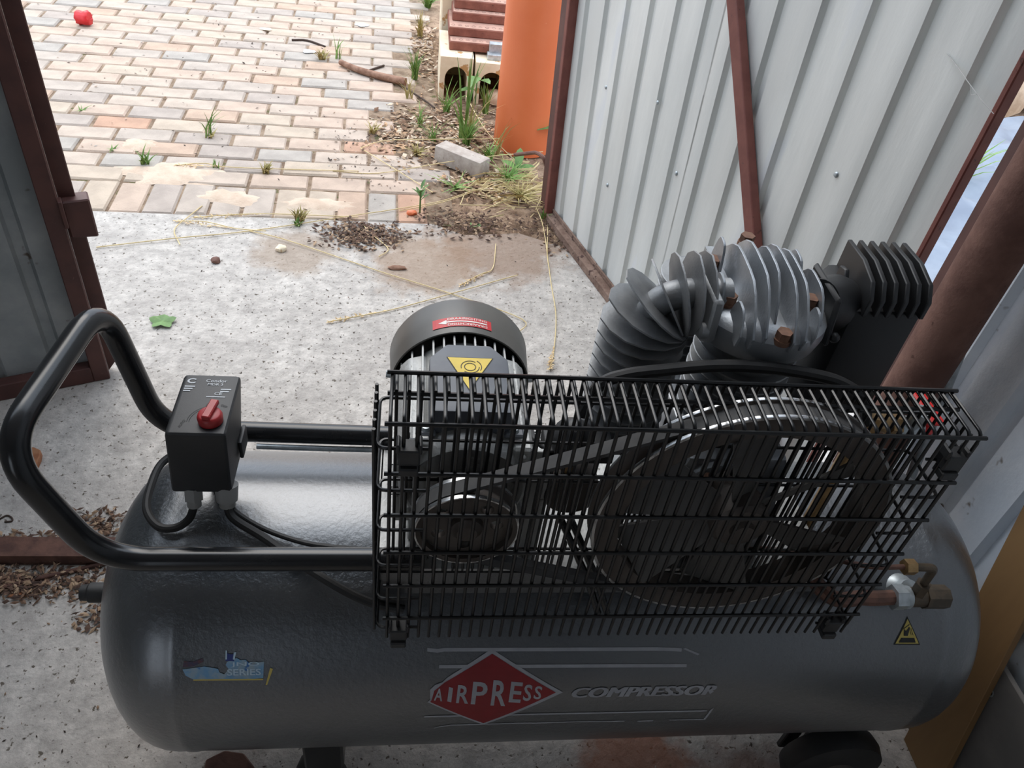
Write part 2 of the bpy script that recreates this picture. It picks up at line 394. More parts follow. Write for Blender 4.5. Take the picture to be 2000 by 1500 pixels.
# walls around the doorway (front wall at Y=1.0), sides, back, roof
mb = MB(); mb.box(-3.2, -2.10, 1.0, 1.04, 0, 3.0); struct(mb.build('wall_front_left', 'shed_dark', smooth=False))
mb = MB(); mb.box(-2.10, 1.0, 1.0, 1.04, 2.8, 3.0); struct(mb.build('wall_front_lintel', 'shed_dark', smooth=False))
mb = MB(); mb.box(-3.24, -3.2, -3.0, 1.04, 0, 3.0); struct(mb.build('wall_left', 'shed_dark', smooth=False))
mb = MB(); mb.box(-1.3, 1.0, -3.04, -3.0, 0, 3.0); mb.box(-3.24, -2.4, -3.04, -3.0, 0, 3.0); mb.box(-2.4, -1.3, -3.04, -3.0, 2.15, 3.0); struct(mb.build('wall_back', 'shed_dark', smooth=False))  # opening added out of view to let daylight reach the tank's near side
mb = MB(); mb.box(-3.3, 1.05, -3.1, 1.06, 3.0, 3.04); struct(mb.build('roof', 'shed_dark', smooth=False))
wr = struct(empty('wall_right', (0.99, 1.06, 0)))
sheet((0.99, 1.06, 0), (0, -1, 0), (-1, 0, 0), 0.0, 1.30, 0.0, 3.0, 0.078, 0.125, lean=0.0, dep=0.016, w=0.042).build('sheet_panel', 'galv_wall', wr, angle=25)
sheet((0.988, 1.06, 0), (0, -1, 0), (-1, 0, 0), 1.285, 2.70, 0.0, 3.0, 1.328, 0.125, lean=0.0, dep=0.016, w=0.042).build('sheet_panel', 'galv_wall', wr, angle=25)
sheet((0.99, 1.06, 0), (0, -1, 0), (-1, 0, 0), 2.685, 4.06, 0.0, 3.0, 2.70, 0.125, lean=0.0, dep=0.016, w=0.042).build('sheet_panel', 'galv_wall', wr, angle=25)
# door post beside the right leaf, sill angle in the doorway
mb = MB(); mb.box(0.868, 0.924, 0.998, 1.03, 0.0, 2.8); struct(mb.build('trim_1', 'dark_brown', bevel=0.003, segs=1))
sill = MB(); sill.box(-2.05, 0.846, 0.974, 0.979, -0.01, 0.028); sill.box(-2.05, 0.846, 0.979, 1.02, 0.023, 0.028); struct(sill.build('trim_2', 'rust_dark', smooth=False))

# right leaf, swung outwards
HR = (0.916, 1.0, 0.0); uR = (-0.2775, 0.9607, 0.0); nR = (-0.9607, -0.2775, 0.0)
d2 = struct(empty('door_2', HR))
S_ = sheet(HR, uR, nR, 0.102, 0.802, 0.02, 2.1, 0.16, 0.1155, lean=lambda s: .01 + .065 * (s - .13)).build('sheet_panel', 'galv', d2, angle=25)
S_ = sheet(HR, uR, nR, 0.796, 1.50, 0.02, 2.1, 0.855, 0.1155, lean=lambda s: .01 + .065 * (s - .13)).build('sheet_panel', 'galv', d2, angle=25)
bar(HR, uR, nR, [(0.0965, 0.0), (0.1075, 0.0), (0.1075, 2.4), (0.0965, 2.4)], -0.003, 0.021).build('hinge_stile', 'brown_paint', d2, bevel=.002, segs=1)
bar(HR, uR, nR, [(1.51, 0.0), (1.586, 0.0), (1.80, 2.1), (1.72, 2.1)], -0.012, 0.012).build('free_stile', 'dark_brown', d2, bevel=.002, segs=1)
bar(HR, uR, nR, [(1.492, 0.0), (1.512, 0.0), (1.72, 2.1), (1.70, 2.1)], -0.012, 0.03).build('stile_flange', 'brown_paint', d2, bevel=.002, segs=1)
bar(HR, uR, nR, [(0.1075, 0.0), (1.5, 0.0), (1.5, 0.028), (0.1075, 0.028)], 0.0, 0.03).build('bottom_rail', 'dirty_brown', d2, bevel=.002, segs=1)
bar(HR, uR, nR, [(0.128, 0.028), (1.5, 0.028), (1.5, 0.045), (0.128, 0.045)], 0.0, 0.006).build('rail_upstand', 'dirty_brown', d2, bevel=.002, segs=1)
bar(HR, uR, nR, [(0.125, 0.045), (0.165, 0.045), (1.68, 2.1), (1.635, 2.1)], 0.003, 0.026).build('brace', 'brown_paint', d2, bevel=.002, segs=1)
def rdp(s, z, n=0.0): return Vector(HR) + Vector(uR) * s + Vector(nR) * n + Vector((0, 0, z))
mb = MB(); mb.tube(fillet([rdp(1.61, .15, .0), rdp(1.615, .18, .012), rdp(1.66, .178, .02), rdp(1.79, .108, .045)], .02), .007, 8); mb.build('hook', 'rust', d2)
for (s, z) in ((0.70, 0.80), (0.36, 0.75), (1.02, 0.62), (0.86, 0.5), (1.30, 0.55), (1.18, 0.3), (0.14, 0.72)):
    MB().lathe([(0, .004), (.004, .003), (.006, 0), (0, -.001)], rdp(s, z, .001 if s > .2 else .028), nR, 10).build('rivet', 'zinc', d2)

# left leaf, swung outwards
AL = (-0.731, 1.551, 0.0); uL = (-0.9229, -0.385, 0.0); nL = (0.385, -0.9229, 0.0)
d1 = struct(empty('door_1', AL))
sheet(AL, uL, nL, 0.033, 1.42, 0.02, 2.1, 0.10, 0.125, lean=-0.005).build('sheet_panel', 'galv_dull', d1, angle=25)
bar(AL, uL, nL, [(0.0, 0.0), (0.036, 0.0), (0.034, 2.1), (0.0, 2.1)], -0.004, 0.030).build('free_stile', 'dark_brown', d1, bevel=.002, segs=1)
bar(AL, uL, nL, [(-0.033, 0.04), (0.0, 0.0), (0.0, 2.1), (-0.033, 2.1)], -0.012, -0.002).build('stile_flange', 'dark_brown', d1, bevel=.002, segs=1)
bar(AL, uL, nL, [(0.036, 0.0), (1.42, 0.0), (1.42, 0.045), (0.036, 0.045)], 0.0, 0.03).build('bottom_rail', 'dark_brown', d1, bevel=.002, segs=1)
bar(AL, uL, nL, [(-0.057, 0.387), (-0.004, 0.392), (-0.004, 0.478), (-0.057, 0.478)], -0.02, 0.02).build('lock_box', 'dark_brown', d1, bevel=.003, segs=1)
bar(AL, uL, nL, [(-0.006, 0.425), (0.002, 0.425), (0.002, 0.487), (-0.006, 0.487)], 0.012, 0.036).build('latch_plate', 'dark_brown', d1, bevel=.001, segs=1)

# things against the front wall, right of the doorway
mb = MB(); mb.tube([(0.868, 0.945, 0.0), (0.871, 0.945, 2.3)], 0.043, 24)
tag(mb.build('steel_pipe', 'rust'), 'rusty brown round steel pipe standing upright beside the dark door post', 'pipe')
mb = MB(); mb.tube([(0.950, 0.835, 0.0), (0.945, 0.958, 0.549), (0.940, 1.022, 0.835)], 0.0095, 12)
tag(mb.build('galvanised_rod', 'zinc'), 'thin shiny galvanised rod leaning in the corner right of the rusty pipe', 'rod')
mb = MB(); mb.prism([(.480, 0.0), (.585, 0.0), (.585 + 1.2 * .238, 1.2), (.487 + 1.2 * .262, 1.2)], (.944, .957), lambda a, b_, t: (t + .018 * b_, a, b_))
tag(mb.build('tan_board', 'tan_board', bevel=.001, segs=1), 'tan wooden board leaning upright behind the right end of the grey tank', 'board')
pn = MB(); pn.prism([(-.30, 0.0), (.62, 0.0), (.62, .300), (.503, .300), (.495, .312), (-.30, .312)], (.963, .972), lambda a, b_, t: (t, a, b_)); pn = pn.build('grey_panel', 'grey_board', bevel=.0012, segs=1)
tag(pn, 'dark grey board with a screw hole in the bottom right corner, standing on edge', 'board')
MB().lathe([(.006, 0), (.0075, -.0006), (.0085, -.001), (.0085, 0)], (.9625, .552, .246), (-1, 0, 0), 14, close=True).build('hole_rim', 'zinc', pn)
MB().lathe([(0, .0004), (.006, .0004), (.006, 0)], (.9625, .552, .246), (-1, 0, 0), 14).build('screw_hole', 'hole', pn)

# ------------------------------------------------------------------ the compressor
TR, TY, TZ = 0.211, 0.688, 0.331
comp = empty('air_compressor', (0.28, TY, 0.0))
tag(comp, 'grey tank air compressor with motor, finned pump, black wire guard and curved handle', 'compressor')

# tank
X0, X1 = -0.402, 0.885; DI = 0.115
prof = [(0, X0)]
for k in range(1, 13):
    a = k / 12 * PI / 2
    prof.append((TR * math.sin(a) ** 0.9, X0 + DI * (1 - math.cos(a))))
prof += [(TR, X0 + DI + .01), (TR + .0012, X0 + DI + .014), (TR + .0012, X0 + DI + .022), (TR, X0 + DI + .026)]
n_ = 12
prof += [(TR, X0 + DI + .026 + (X1 - X0 - 2 * DI - .052) * k / n_) for k in range(1, n_ + 1)]
prof += [(TR + .0012, X1 - DI - .022), (TR + .0012, X1 - DI - .014), (TR, X1 - DI - .01)]
for k in range(12, 0, -1):
    a = k / 12 * PI / 2
    prof.append((TR * math.sin(a) ** 0.9, X1 - DI * (1 - math.cos(a))))
prof.append((0, X1))
mb = MB(); mb.lathe(prof, (0, TY, TZ), (1, 0, 0), 96); tank = mb.build('tank', 'tank', comp, angle=50)

# decals wrapped on the tank: (x, s) with s = degrees above the front horizontal
RAD = TR
def wrap(bm, lift):
    step = 2.5
    zs = [v.co.y for v in bm.verts]
    s = math.floor(min(zs) / step) * step
    while s < max(zs):
        bmesh.ops.bisect_plane(bm, geom=bm.verts[:] + bm.edges[:] + bm.faces[:], plane_co=(0, s, 0), plane_no=(0, 1, 0)); s += step
    bmesh.ops.triangulate(bm, faces=bm.faces[:])
    for v in bm.verts:
        a = math.radians(v.co.y); r = RAD + lift + v.co.z
        v.co = (v.co.x, TY - r * math.cos(a), TZ + r * math.sin(a))
def poly_bm(bm, poly, mi=0):
    f = bm.faces.new([bm.verts.new((x, y, 0)) for x, y in poly]); f.material_index = mi
    if f.normal.z < 0: f.normal_flip()
    return f
def text_bm(txt, bold=0.0, shear=0.0):
    cu = bpy.data.curves.new('t', 'FONT'); cu.body = txt; cu.offset = bold; cu.shear = shear; cu.resolution_u = 3
    ob = bpy.data.objects.new('t', cu); COL.objects.link(ob)
    me = bpy.data.meshes.new_from_object(ob); COL.objects.unlink(ob); bpy.data.objects.remove(ob)
    bm = bmesh.new(); bm.from_mesh(me); bpy.data.meshes.remove(me)
    xs = [v.co.x for v in bm.verts]; ys = [v.co.y for v in bm.verts]
    x0, x1, y0, y1 = min(xs), max(xs), min(ys), max(ys)
    for v in bm.verts: v.co = ((v.co.x - x0) / (x1 - x0), (v.co.y - y0) / (y1 - y0), 0)
    return bm
def put(dst, src, fmap, mi):                    # copy src faces into dst with mapped 2D coordinates
    mp = {v: dst.verts.new(fmap(v.co.x, v.co.y)) for v in src.verts}
    for f in src.faces:
        try:
            nf = dst.faces.new([mp[v] for v in f.verts]); nf.material_index = mi
        except ValueError: pass
    src.free()
def finish(bm, name, mats, parent):
    m_ = MB(); m_.b.free(); m_.b = bm
    return m_.build(name, mats, parent, smooth=False)
bm = bmesh.new()
def layer(polys, lift, mi, dst):
    t = bmesh.new()
    for p in polys: poly_bm(t, p)
    wrap(t, lift); put3(dst, t, mi)
def put3(dst, src, mi):
    mp = {v: dst.verts.new(v.co) for v in src.verts}
    for f in src.faces:
        nf = dst.faces.new([mp[v] for v in f.verts]); nf.material_index = mi
    src.free()
def band(pts, w):                               # strip polygon along (x,s) points, w degrees tall
    up = [(x, s + w / 2) for x, s in pts]; dn = [(x, s - w / 2) for x, s in pts]
    return dn + up[::-1]
whites = [band([(0.039, 37.3), (0.052, 36.8), (0.06, 37.2), (0.12, 37.0), (0.34, 36.3), (0.36, 36.1), (0.3741, 35.87)], 1.3), [(0.376, 36.2), (0.379, 36.6), (0.3996, 34.2), (0.397, 33.7)],
          band([(0.0547, 31.06), (0.3829, 29.8)], 1.3), band([(0.0392, 8.75), (0.2383, 8.41), (0.4262, 7.89)], 0.85),
          band([(0.0534, 1.0), (0.06, 2.0), (0.0747, 2.9), (0.1738, 3.0), (0.19, 2.7), (0.24, 2.9), (0.3129, 2.36)], 0.7), band([(0.3317, 2.09), (0.3538, 2.14)], 0.7), band([(0.3771, 2.29), (0.4262, 2.04)], 0.7),
          [(0.4262, 1.7), (0.4295, 1.7), (0.4345, 9.8), (0.4300, 8.2)]]
layer(whites, .0005, 0, bm)
layer([[(0.0423, 16.43), (0.0453, 17.57), (0.0446, 21.96), (0.0508, 24.0), (0.0598, 24.94), (0.0658, 26.88), (0.1208, 37.3), (0.2187, 19.6), (0.1185, 2.9)]], .0009, 0, bm)
layer([[(0.0455, 16.6), (0.0474, 17.56), (0.0499, 21.57), (0.0629, 25.0), (0.122, 35.6), (0.2092, 19.67), (0.1182, 4.1)]], .0013, 1, bm)
for ch, (xa, ya), (xb, yb) in (('A', (0.0506, 17.14), (0.0613, 22.54)), ('I', (0.068, 16.6), (0.0732, 22.95)), ('R', (0.0795, 15.71), (0.0954, 23.69)), ('P', (0.0988, 14.97), (0.1184, 24.9)),
                               ('R', (0.1249, 14.08), (0.1443, 25.42)), ('E', (0.1482, 15.51), (0.1638, 24.62)), ('S', (0.1664, 16.15), (0.1771, 23.5)), ('S', (0.1804, 16.83), (0.1903, 22.71))):
    t = text_bm(ch, 0.018); d = bmesh.new()
    put(d, t, lambda u, v: (xa + (xb - xa) * u + (v - .5) * .0012, ya + (yb - ya) * v - (u - .5) * .5, 0), 0); wrap(d, .0017); put3(bm, d, 0)
for ku in range(-2, 3):
    t = text_bm('COMPRESSOR', 0.0, 0.28)
    for q in t.verts: q.co.x += ku * .0042
    bmesh.ops.bisect_plane(t, geom=t.verts[:] + t.edges[:] + t.faces[:], plane_co=(0.962, 0, 0), plane_no=(1, -0.085, 0), clear_outer=True)
    d = bmesh.new(); put(d, t, lambda u, v: (0.2325 + 0.196 * u, 16.81 + 4.5 * v + .1 * (1 - u), 0), 0); wrap(d, .0009 + .00004 * ku); put3(bm, d, 0)
o = finish(bm, 'brand_decal', ['white_decal', 'red_decal'], tank); o['label'] = 'red diamond decal reading AIRPRESS with white COMPRESSOR lettering'
# torn blue sticker
bm = bmesh.new()
layer([[(-0.2564, 31.65), (-0.2439, 32.13), (-0.2313, 32.62), (-0.2151, 31.71), (-0.2133, 30.31), (-0.2079, 29.71), (-0.2024, 31.37), (-0.206, 33.04), (-0.2042, 34.12), (-0.1934, 35.41), (-0.188, 34.6), (-0.1825, 34.75), (-0.1779, 33.45), (-0.172, 33.5), (-0.1605, 34.02), (-0.1615, 28.01), (-0.1826, 27.55), (-0.2442, 27.92), (-0.253, 29.4)]], .0008, 0, bm)
layer([[(-0.206, 34.39), (-0.2062, 38.1), (-0.2035, 37.0), (-0.199, 36.6), (-0.1935, 37.53), (-0.1961, 34.35)]], .0008, 1, bm)
layer([[(-0.2062, 35), (-0.2062, 38.1), (-0.2045, 38.0), (-0.2045, 35)], [(-0.1975, 35), (-0.1965, 37.4), (-0.1935, 37.5), (-0.1955, 34.8)]], .0012, 2, bm)
layer([[(-0.2564, 32.47), (-0.2545, 34.65), (-0.245, 34.2), (-0.2331, 35.43), (-0.2322, 34.25), (-0.2438, 32.68)]], .0008, 3, bm)
layer([band([(-0.2442, 27.75), (-0.1615, 27.5)], .5), [(-0.1589, 25.32), (-0.1532, 31.66), (-0.1498, 31.37), (-0.157, 25.31)]], .001, 4, bm)
for w_, (xa, ya), (xb, yb) in (('SERIES', (-0.2043, 29.2), (-0.1642, 31.6)), ('JNO', (-0.2, 32.2), (-0.166, 34.0))):
    d = bmesh.new(); put(d, text_bm(w_, .012), lambda u, v: (xa + (xb - xa) * u, ya + (yb - ya) * v, 0), 0); wrap(d, .0013); put3(bm, d, 2)
o = finish(bm, 'torn_sticker', ['blue_decal', 'navy_decal', 'pale_print', 'rust_decal', 'ochre'], tank); o['label'] = 'torn faded blue sticker with the word SERIES'
# yellow hot-surface triangle
bm = bmesh.new()
layer([[(0.677, 36.6), (0.717, 36.4), (0.6965, 47.2)]], .0006, 1, bm)
layer([[(0.6795, 37.1), (0.7145, 36.95), (0.6966, 46.2)]], .001, 0, bm)
layer([[(0.684, 37.5), (0.7095, 37.4), (0.707, 39.2), (0.687, 39.3)], [(0.691, 40.0), (0.697, 40.0), (0.7, 43), (0.6985, 43.4), (0.694, 41.8), (0.691, 42.8)], band([(0.690, 42.6), (0.699, 44.2)], .35), [(0.7015, 40.2), (0.7022, 40.2), (0.7, 42.6), (0.6995, 42.5)], [(0.7045, 40.2), (0.7052, 40.2), (0.7015, 43), (0.701, 42.8)]], .0014, 1, bm)
o = finish(bm, 'warning_label', ['ochre', 'ink'], tank); o['label'] = 'small yellow hot-surface warning triangle'

# feet: front and rear axle brackets, tyre at the right, rubber castor at the left
mb = MB()
for x in (0.675, 0.715): mb.box(x - .013, x + .013, 0.552, 0.562, 0.06, 0.20)
mb.box(0.66, 0.73, 0.55, 0.80, 0.145, 0.160); mb.build('wheel_bracket', 'black_gloss', comp, bevel=.002, segs=1)
for yy in (0.52, 0.86):
    mb = MB(); mb.lathe([(0.02, -.022), (.062, -.026), (.080, -.018), (.084, 0), (.080, .018), (.062, .026), (.02, .022)], (0.735, yy, 0.085), (0, 1, 0), 40)
    w = mb.build('wheel', 'black_rubber', comp)
    mb = MB(); mb.lathe([(0, -.03), (.03, -.028), (.034, -.016), (.05, -.016), (.05, .016), (.034, .016), (.03, .028), (0, .03)], (0.735, yy, 0.085), (0, 1, 0), 24); mb.build('hub', 'cast_iron', w)
mb = MB(); mb.tube([(0.735, 0.50, 0.085), (0.735, 0.88, 0.085)], .009, 12); mb.build('axle', 'black_gloss', comp)
for yy in (0.55, 0.83):
    mb = MB(); mb.box(-.135, -.075, yy - .02, yy + .02, 0.085, 0.19); mb.build('castor_bracket', 'black_gloss', comp, bevel=.004, segs=1)
    mb = MB(); mb.lathe([(0.01, -.016), (.036, -.016), (.041, -.008), (.041, .008), (.036, .016), (.01, .016)], (-0.112, yy - .004, 0.041), (0.35, 1, 0), 28); mb.build('castor_wheel', 'black_rubber', comp)

# base plate with folded flanges, standing on two saddles
mb = MB(); mb.box(-0.028, 0.56, 0.572, 0.815, 0.553, 0.558); mb.box(-0.028, 0.56, 0.812, 0.817, 0.52, 0.558); mb.box(-0.030, -0.026, 0.570, 0.817, 0.528, 0.558)
for x in (0.0, 0.50): mb.box(x, x + .03, 0.58, 0.80, 0.50, 0.553)
bp_ = mb.build('base_plate', 'motor', comp, smooth=False)
MB().box(-0.028, 0.56, 0.570, 0.575, 0.508, 0.552).build('front_flange', 'tank', bp_, smooth=False)  # dark tank grey paints in the shade on this flange

# handle
zr = 0.566
A1 = Vector((-0.345, 0.580, zr)); A2 = Vector((-0.330, 0.795, zr)); v = Vector((-0.058, 0, 0.185))
path = [Vector((0.03, 0.580, zr)), A1, Vector((-0.401, 0.580, 0.748)), Vector((-0.364, 0.800, 0.774)), A2, Vector((0.03, 0.790, zr))]
mb = MB(); mb.tube(fillet(path, 0.058, 10), 0.0145, 20); h = mb.build('handle', 'black_gloss', comp)

# pressure switch
def taper_box(xa, xb, ya, yb, z0, z1, ins=(0.006, 0.006, 0.012, 0.012)):
    l, r_, f, k = ins
    return MB().hexa([(xa + l, ya + f, z0), (xb - r_, ya + f, z0), (xb - r_, yb - k, z0), (xa + l, yb - k, z0), (xa, ya, z1), (xb, ya, z1), (xb, yb, z1), (xa, yb, z1)])
sw = taper_box(-0.270, -0.202, 0.655, 0.760, 0.592, 0.700, (-0.010, 0.006, 0.004, 0.03)).build('pressure_switch', 'black_plastic', comp, bevel=0.006, segs=3)
mb = MB(); mb.lathe([(0, 0), (.014, 0), (.0145, .008), (.0125, .013), (0, .013)], (-0.2225, 0.677, 0.700), (0, 0, 1), 28)
mb.box(-.0048, .0048, -.012, .019, .012, .0185, Matrix.Translation((-0.2225, 0.677, 0.700)) @ Matrix.Rotation(-.18, 4, 'Z')); o = mb.build('knob', 'switch_red', sw, bevel=.0012, segs=1); o['label'] = 'red rotary knob'
mb = MB(); mb.lathe([(0.0, .0004), (.0042, .0004), (.0045, 0), (0, -.002)], (-0.2285, 0.7035, 0.7003), (0, 0, 1), 16); mb.build('screw_recess', 'ink', sw)
bm = bmesh.new()
def flat_text(bm, txt, x0, x1, y0, y1, z, mi, bold=0.01, rot=0.0):
    cx, cy = (x0 + x1) / 2, (y0 + y1) / 2
    def f(u, v_):
        a, b_ = (u - .5) * (x1 - x0), (v_ - .5) * (y1 - y0)
        return (cx + a * math.cos(rot) - b_ * math.sin(rot), cy + a * math.sin(rot) + b_ * math.cos(rot), z)
    put(bm, text_bm(txt, bold), f, mi)
zt = .7005
flat_text(bm, 'Condor', -.2415, -.2165, .7445, .7495, zt, 0); flat_text(bm, 'MDR 3', -.2385, -.2205, .7385, .7425, zt, 0); flat_text(bm, 'CE', -.2275, -.2185, .7215, .7265, zt, 0)
flat_text(bm, 'C', -.2635, -.2535, .7415, .7505, zt, 0, .03)
for k in range(3):
    b4 = [(-.2645, .735 - k * .004), (-.2525 - k * .002, .735 - k * .004), (-.2525 - k * .002, .7368 - k * .004), (-.2645, .7368 - k * .004)]
    for q in (b4, [(x + .043, y - .004) for x, y in b4[:]] if k < 2 else [(-.236, .7175), (-.214, .7175), (-.214, .719), (-.236, .719)]):
        f = bm.faces.new([bm.verts.new((x, y, zt)) for x, y in q]); f.material_index = 0
flat_text(bm, 'AUTO', -.2605, -.2475, .670, .6735, zt, 1, .01, 1.25); flat_text(bm, 'OFF', -.2165, -.2085, .701, .7045, zt, 1, .01, -.5)
for rr in (.024, .0265):
    pa = [(-0.2225 + math.cos(a) * rr, 0.677 + math.sin(a) * rr * .95) for a in [PI * (.52 + .5 * k / 14) for k in range(15)]]; pb = [(-0.2225 + math.cos(a) * (rr + .0006), 0.677 + math.sin(a) * (rr + .0006) * .95) for a in [PI * (.52 + .5 * k / 14) for k in range(15)]]
    for k in range(14):
        f = bm.faces.new([bm.verts.new((x, y, zt)) for x, y in (pa[k], pa[k + 1], pb[k + 1], pb[k])]); f.material_index = 1
o = finish(bm, 'switch_print', ['switch_print', 'ink'], sw); o['label'] = 'worn white print with Condor, MDR 3 and CE marks'
mb = MB(); mb.box(-.2060, -.2005, .708, .742, .603, .632); mb.build('cover_clip', 'black_plastic', sw, bevel=.004)
mb = MB(); mb.hexnut((-.256, .668, .594), (-.256, .662, .578), .012); mb.cyl((-.256, .662, .578), (-.256, .659, .568), .0085, 16); mb.build('cable_gland', 'nylon', sw, angle=25)
mb = MB(); mb.cyl((-.217, .672, .594), (-.217, .664, .574), .0145, 24, .013); mb.cyl((-.217, .664, .574), (-.217, .662, .566), .010, 16); mb.build('cable_gland', 'nylon', sw, angle=25)
mb = MB(); mb.cyl((-.235, .715, .535), (-.235, .715, .596), .014, 20); mb.build('manifold', 'dark_brass', sw)
def cable(name, pts, r, m, lab=None, par=comp):
    o = MB().tube(smooth_path(pts, 8), r, 10).build(name, m, par)
    if lab: o['label'] = lab
cable('cable', [(-.256, .660, .570), (-.262, .648, .556), (-.278, .640, .548), (-.299, .642, .548), (-.317, .664, .552), (-.322, .70, .553), (-.318, .745, .552), (-.29, .765, .556), (-.24, .775, .56)], .0052, 'black_rubber')
cable('cable', [(-.217, .662, .570), (-.208, .648, .557), (-.168, .626, .546), (-.114, .592, .532), (-.062, .566, .517), (-.027, .556, .506), (.008, .552, .500)], .0058, 'black_rubber')
cable('cable', [(-.214, .664, .570), (-.205, .655, .560), (-.168, .637, .549), (-.116, .620, .544), (-.065, .614, .542), (-.02, .612, .541)], .0034, 'black_rubber')
cable('pressure_tube', [(-.20, .775, .556), (-.10, .776, .553), (.02, .776, .553)], .004, 'zinc')

# quick coupling on the left end
mb = MB(); mb.cyl((-.396, TY, TZ + .004), (-.406, TY, TZ + .004), .0125, 6); mb.cyl((-.406, TY, TZ + .004), (-.414, TY, TZ + .004), .011, 20)
q = mb.build('drain_fitting', 'zinc', comp, angle=25)
mb = MB(); mb.lathe([(0, 0), (.0125, 0), (.0145, .004), (.0145, .026), (.012, .029), (.0115, .038), (0, .038)], (-.414, TY, TZ + .004), (-1, 0, 0), 24); mb.build('quick_coupling', 'black_rubber', comp)

# motor --------------------------------------------------------------
mx, mz = 0.0705, 0.700
mb = MB(); mb.lathe([(0, .605), (.070, .605), (.0725, .610), (.0725, .750), (.070, .755), (0, .755)], (mx, 0, mz), (0, 1, 0), 48)
for s in (-1, 1):
    mb.box(mx + s * .045 - .016, mx + s * .045 + .016, .615, .74, .5585, .645)
    mb.prism([(mx + s * .045, .60), (mx + s * .079, .60), (mx + s * .079, .728), (mx + s * .075, .742), (mx + s * .066, .753), (mx + s * .05, .758), (mx + s * .042, .755)], (.612, .742), lambda a, b_, t: (a, t, b_))
motor = mb.build('motor', 'motor', comp, bevel=.0015, segs=1)
for k in range(-6, 7):
    x = k * .0125; zt_ = math.sqrt(max(.083 ** 2 - x * x, 0.0001)); zb_ = math.sqrt(max(.068 ** 2 - x * x, 0.0001))
    MB().box(mx + x - .0011, mx + x + .0011, .612, .752, mz + zb_, mz + zt_).build('cooling_fin', 'motor', motor, smooth=False)
for s in (-1, 1):
    for k in range(5):
        z = mz - .05 + k * .013; xa = math.sqrt(.07 ** 2 - (z - mz) ** 2)
        MB().box(mx + s * xa if s > 0 else mx - .083, mx + .083 if s > 0 else mx - xa, .612, .752, z - .0011, z + .0011).build('cooling_fin', 'motor', motor, smooth=False)
mb = MB(); mb.lathe([(0, .604), (.0635, .604), (.074, .600), (.0745, .589), (.069, .580), (.0655, .577), (.062, .580), (.059, .593), (.022, .590), (.020, .576), (0, .575)], (mx, 0, mz), (0, 1, 0), 48); mb.build('end_shield', 'motor', motor)
for a in (.7, 2.3, 3.9, 5.6):
    p = Vector((mx + .078 * math.cos(a), .60, mz + .078 * math.sin(a))); mb = MB(); mb.box(p.x - .011, p.x + .011, .583, .612, p.z - .011, p.z + .011); mb.hexnut((p.x, .584, p.z), (p.x, .578, p.z), .006); mb.build('flange_lug', 'motor', motor, bevel=.003, segs=1)
fc = MB(); fc.lathe([(.0865, .752), (.0885, .752), (.0895, .775), (.0915, .812), (.0885, .8195), (.080, .8235), (0, .8245), (0, .8225), (.079, .8215), (.0895, .812), (.0872, .775)], (mx, 0, mz), (0, 1, 0), 64, close=True); fc = fc.build('fan_cover', 'cover', comp)
for a in (0.12, PI - .12):
    p = Vector((math.cos(a), 0, math.sin(a))); c0 = Vector((mx, .758, mz)) + p * .086; mb = MB(); mb.hexnut(c0, c0 + p * .009, .0045); mb.build('screw', 'zinc', fc, angle=20)
bm = bmesh.new()                                # red rotation sticker, wrapped round the cover
A0, A1_, Y0, Y1 = -25.5, 22.0, .7625, .7795
def cov(u, v_, lift=.0007):                        # u 0..1 left to right, v 0..1 front to back
    a = math.radians(A0 + (A1_ - A0) * u); y = Y0 + (Y1 - Y0) * v_; r = .0895 + (y - .775) * .04 + lift
    return (mx + r * math.sin(a), y, mz + r * math.cos(a))
NU = 16
for i in range(NU):
    f = bm.faces.new([bm.verts.new(cov(*q)) for q in ((i / NU, 0), ((i + 1) / NU, 0), ((i + 1) / NU, 1), (i / NU, 1))]); f.material_index = 0
for i in range(8):
    a, b_ = .22 + .70 * i / 8, .22 + .70 * (i + 1) / 8
    f = bm.faces.new([bm.verts.new(cov(*q, .0011)) for q in ((a, .44), (b_, .44), (b_, .56), (a, .56))]); f.material_index = 1
f = bm.faces.new([bm.verts.new(cov(*q, .0011)) for q in ((.10, .5), (.24, .26), (.24, .74))]); f.material_index = 1
put(bm, text_bm('DRAAIRICHTING', .004), lambda u, v_: cov(.26 + .66 * u, .68 + .24 * v_, .0011), 1)
put(bm, text_bm('DRAAIRICHTING', .004), lambda u, v_: cov(.92 - .66 * u, .32 - .24 * v_, .0011), 1)
o = finish(bm, 'rotation_sticker', ['red_sticker', 'white_print'], fc); o['label'] = 'red sticker with white arrow and DRAAIRICHTING twice'
# terminal box
ch = [(.027, .600), (.117, .600), (.117, .688), (.098, .713), (.047, .713), (.027, .688)]
tb = MB().prism(ch, (.765, .800)).build('terminal_box', 'tbox', comp, bevel=.003, segs=2)
for x in (.024, .120):
    mb = MB(); mb.box(x - .011, x + .011, .593, .612, .766, .772); mb.build('fixing_tab', 'tbox', tb, bevel=.002, segs=1)
    mb = MB(); mb.lathe([(0, .004), (.004, .0035), (.006, 0), (0, 0)], (x, .601, .772), (0, 0, 1), 14); mb.build('screw', 'zinc', tb)
bm = bmesh.new(); tri = [(.0705, .634), (.0985, .688), (.0475, .688)]
cxm, cym = .0722, .670
def trif(sc_, z, mi):
    f = bm.faces.new([bm.verts.new((cxm + (x - cxm) * sc_, cym + (y - cym) * sc_, z)) for x, y in tri]); f.material_index = mi
trif(1.06, .8004, 1); trif(1.0, .8008, 0)
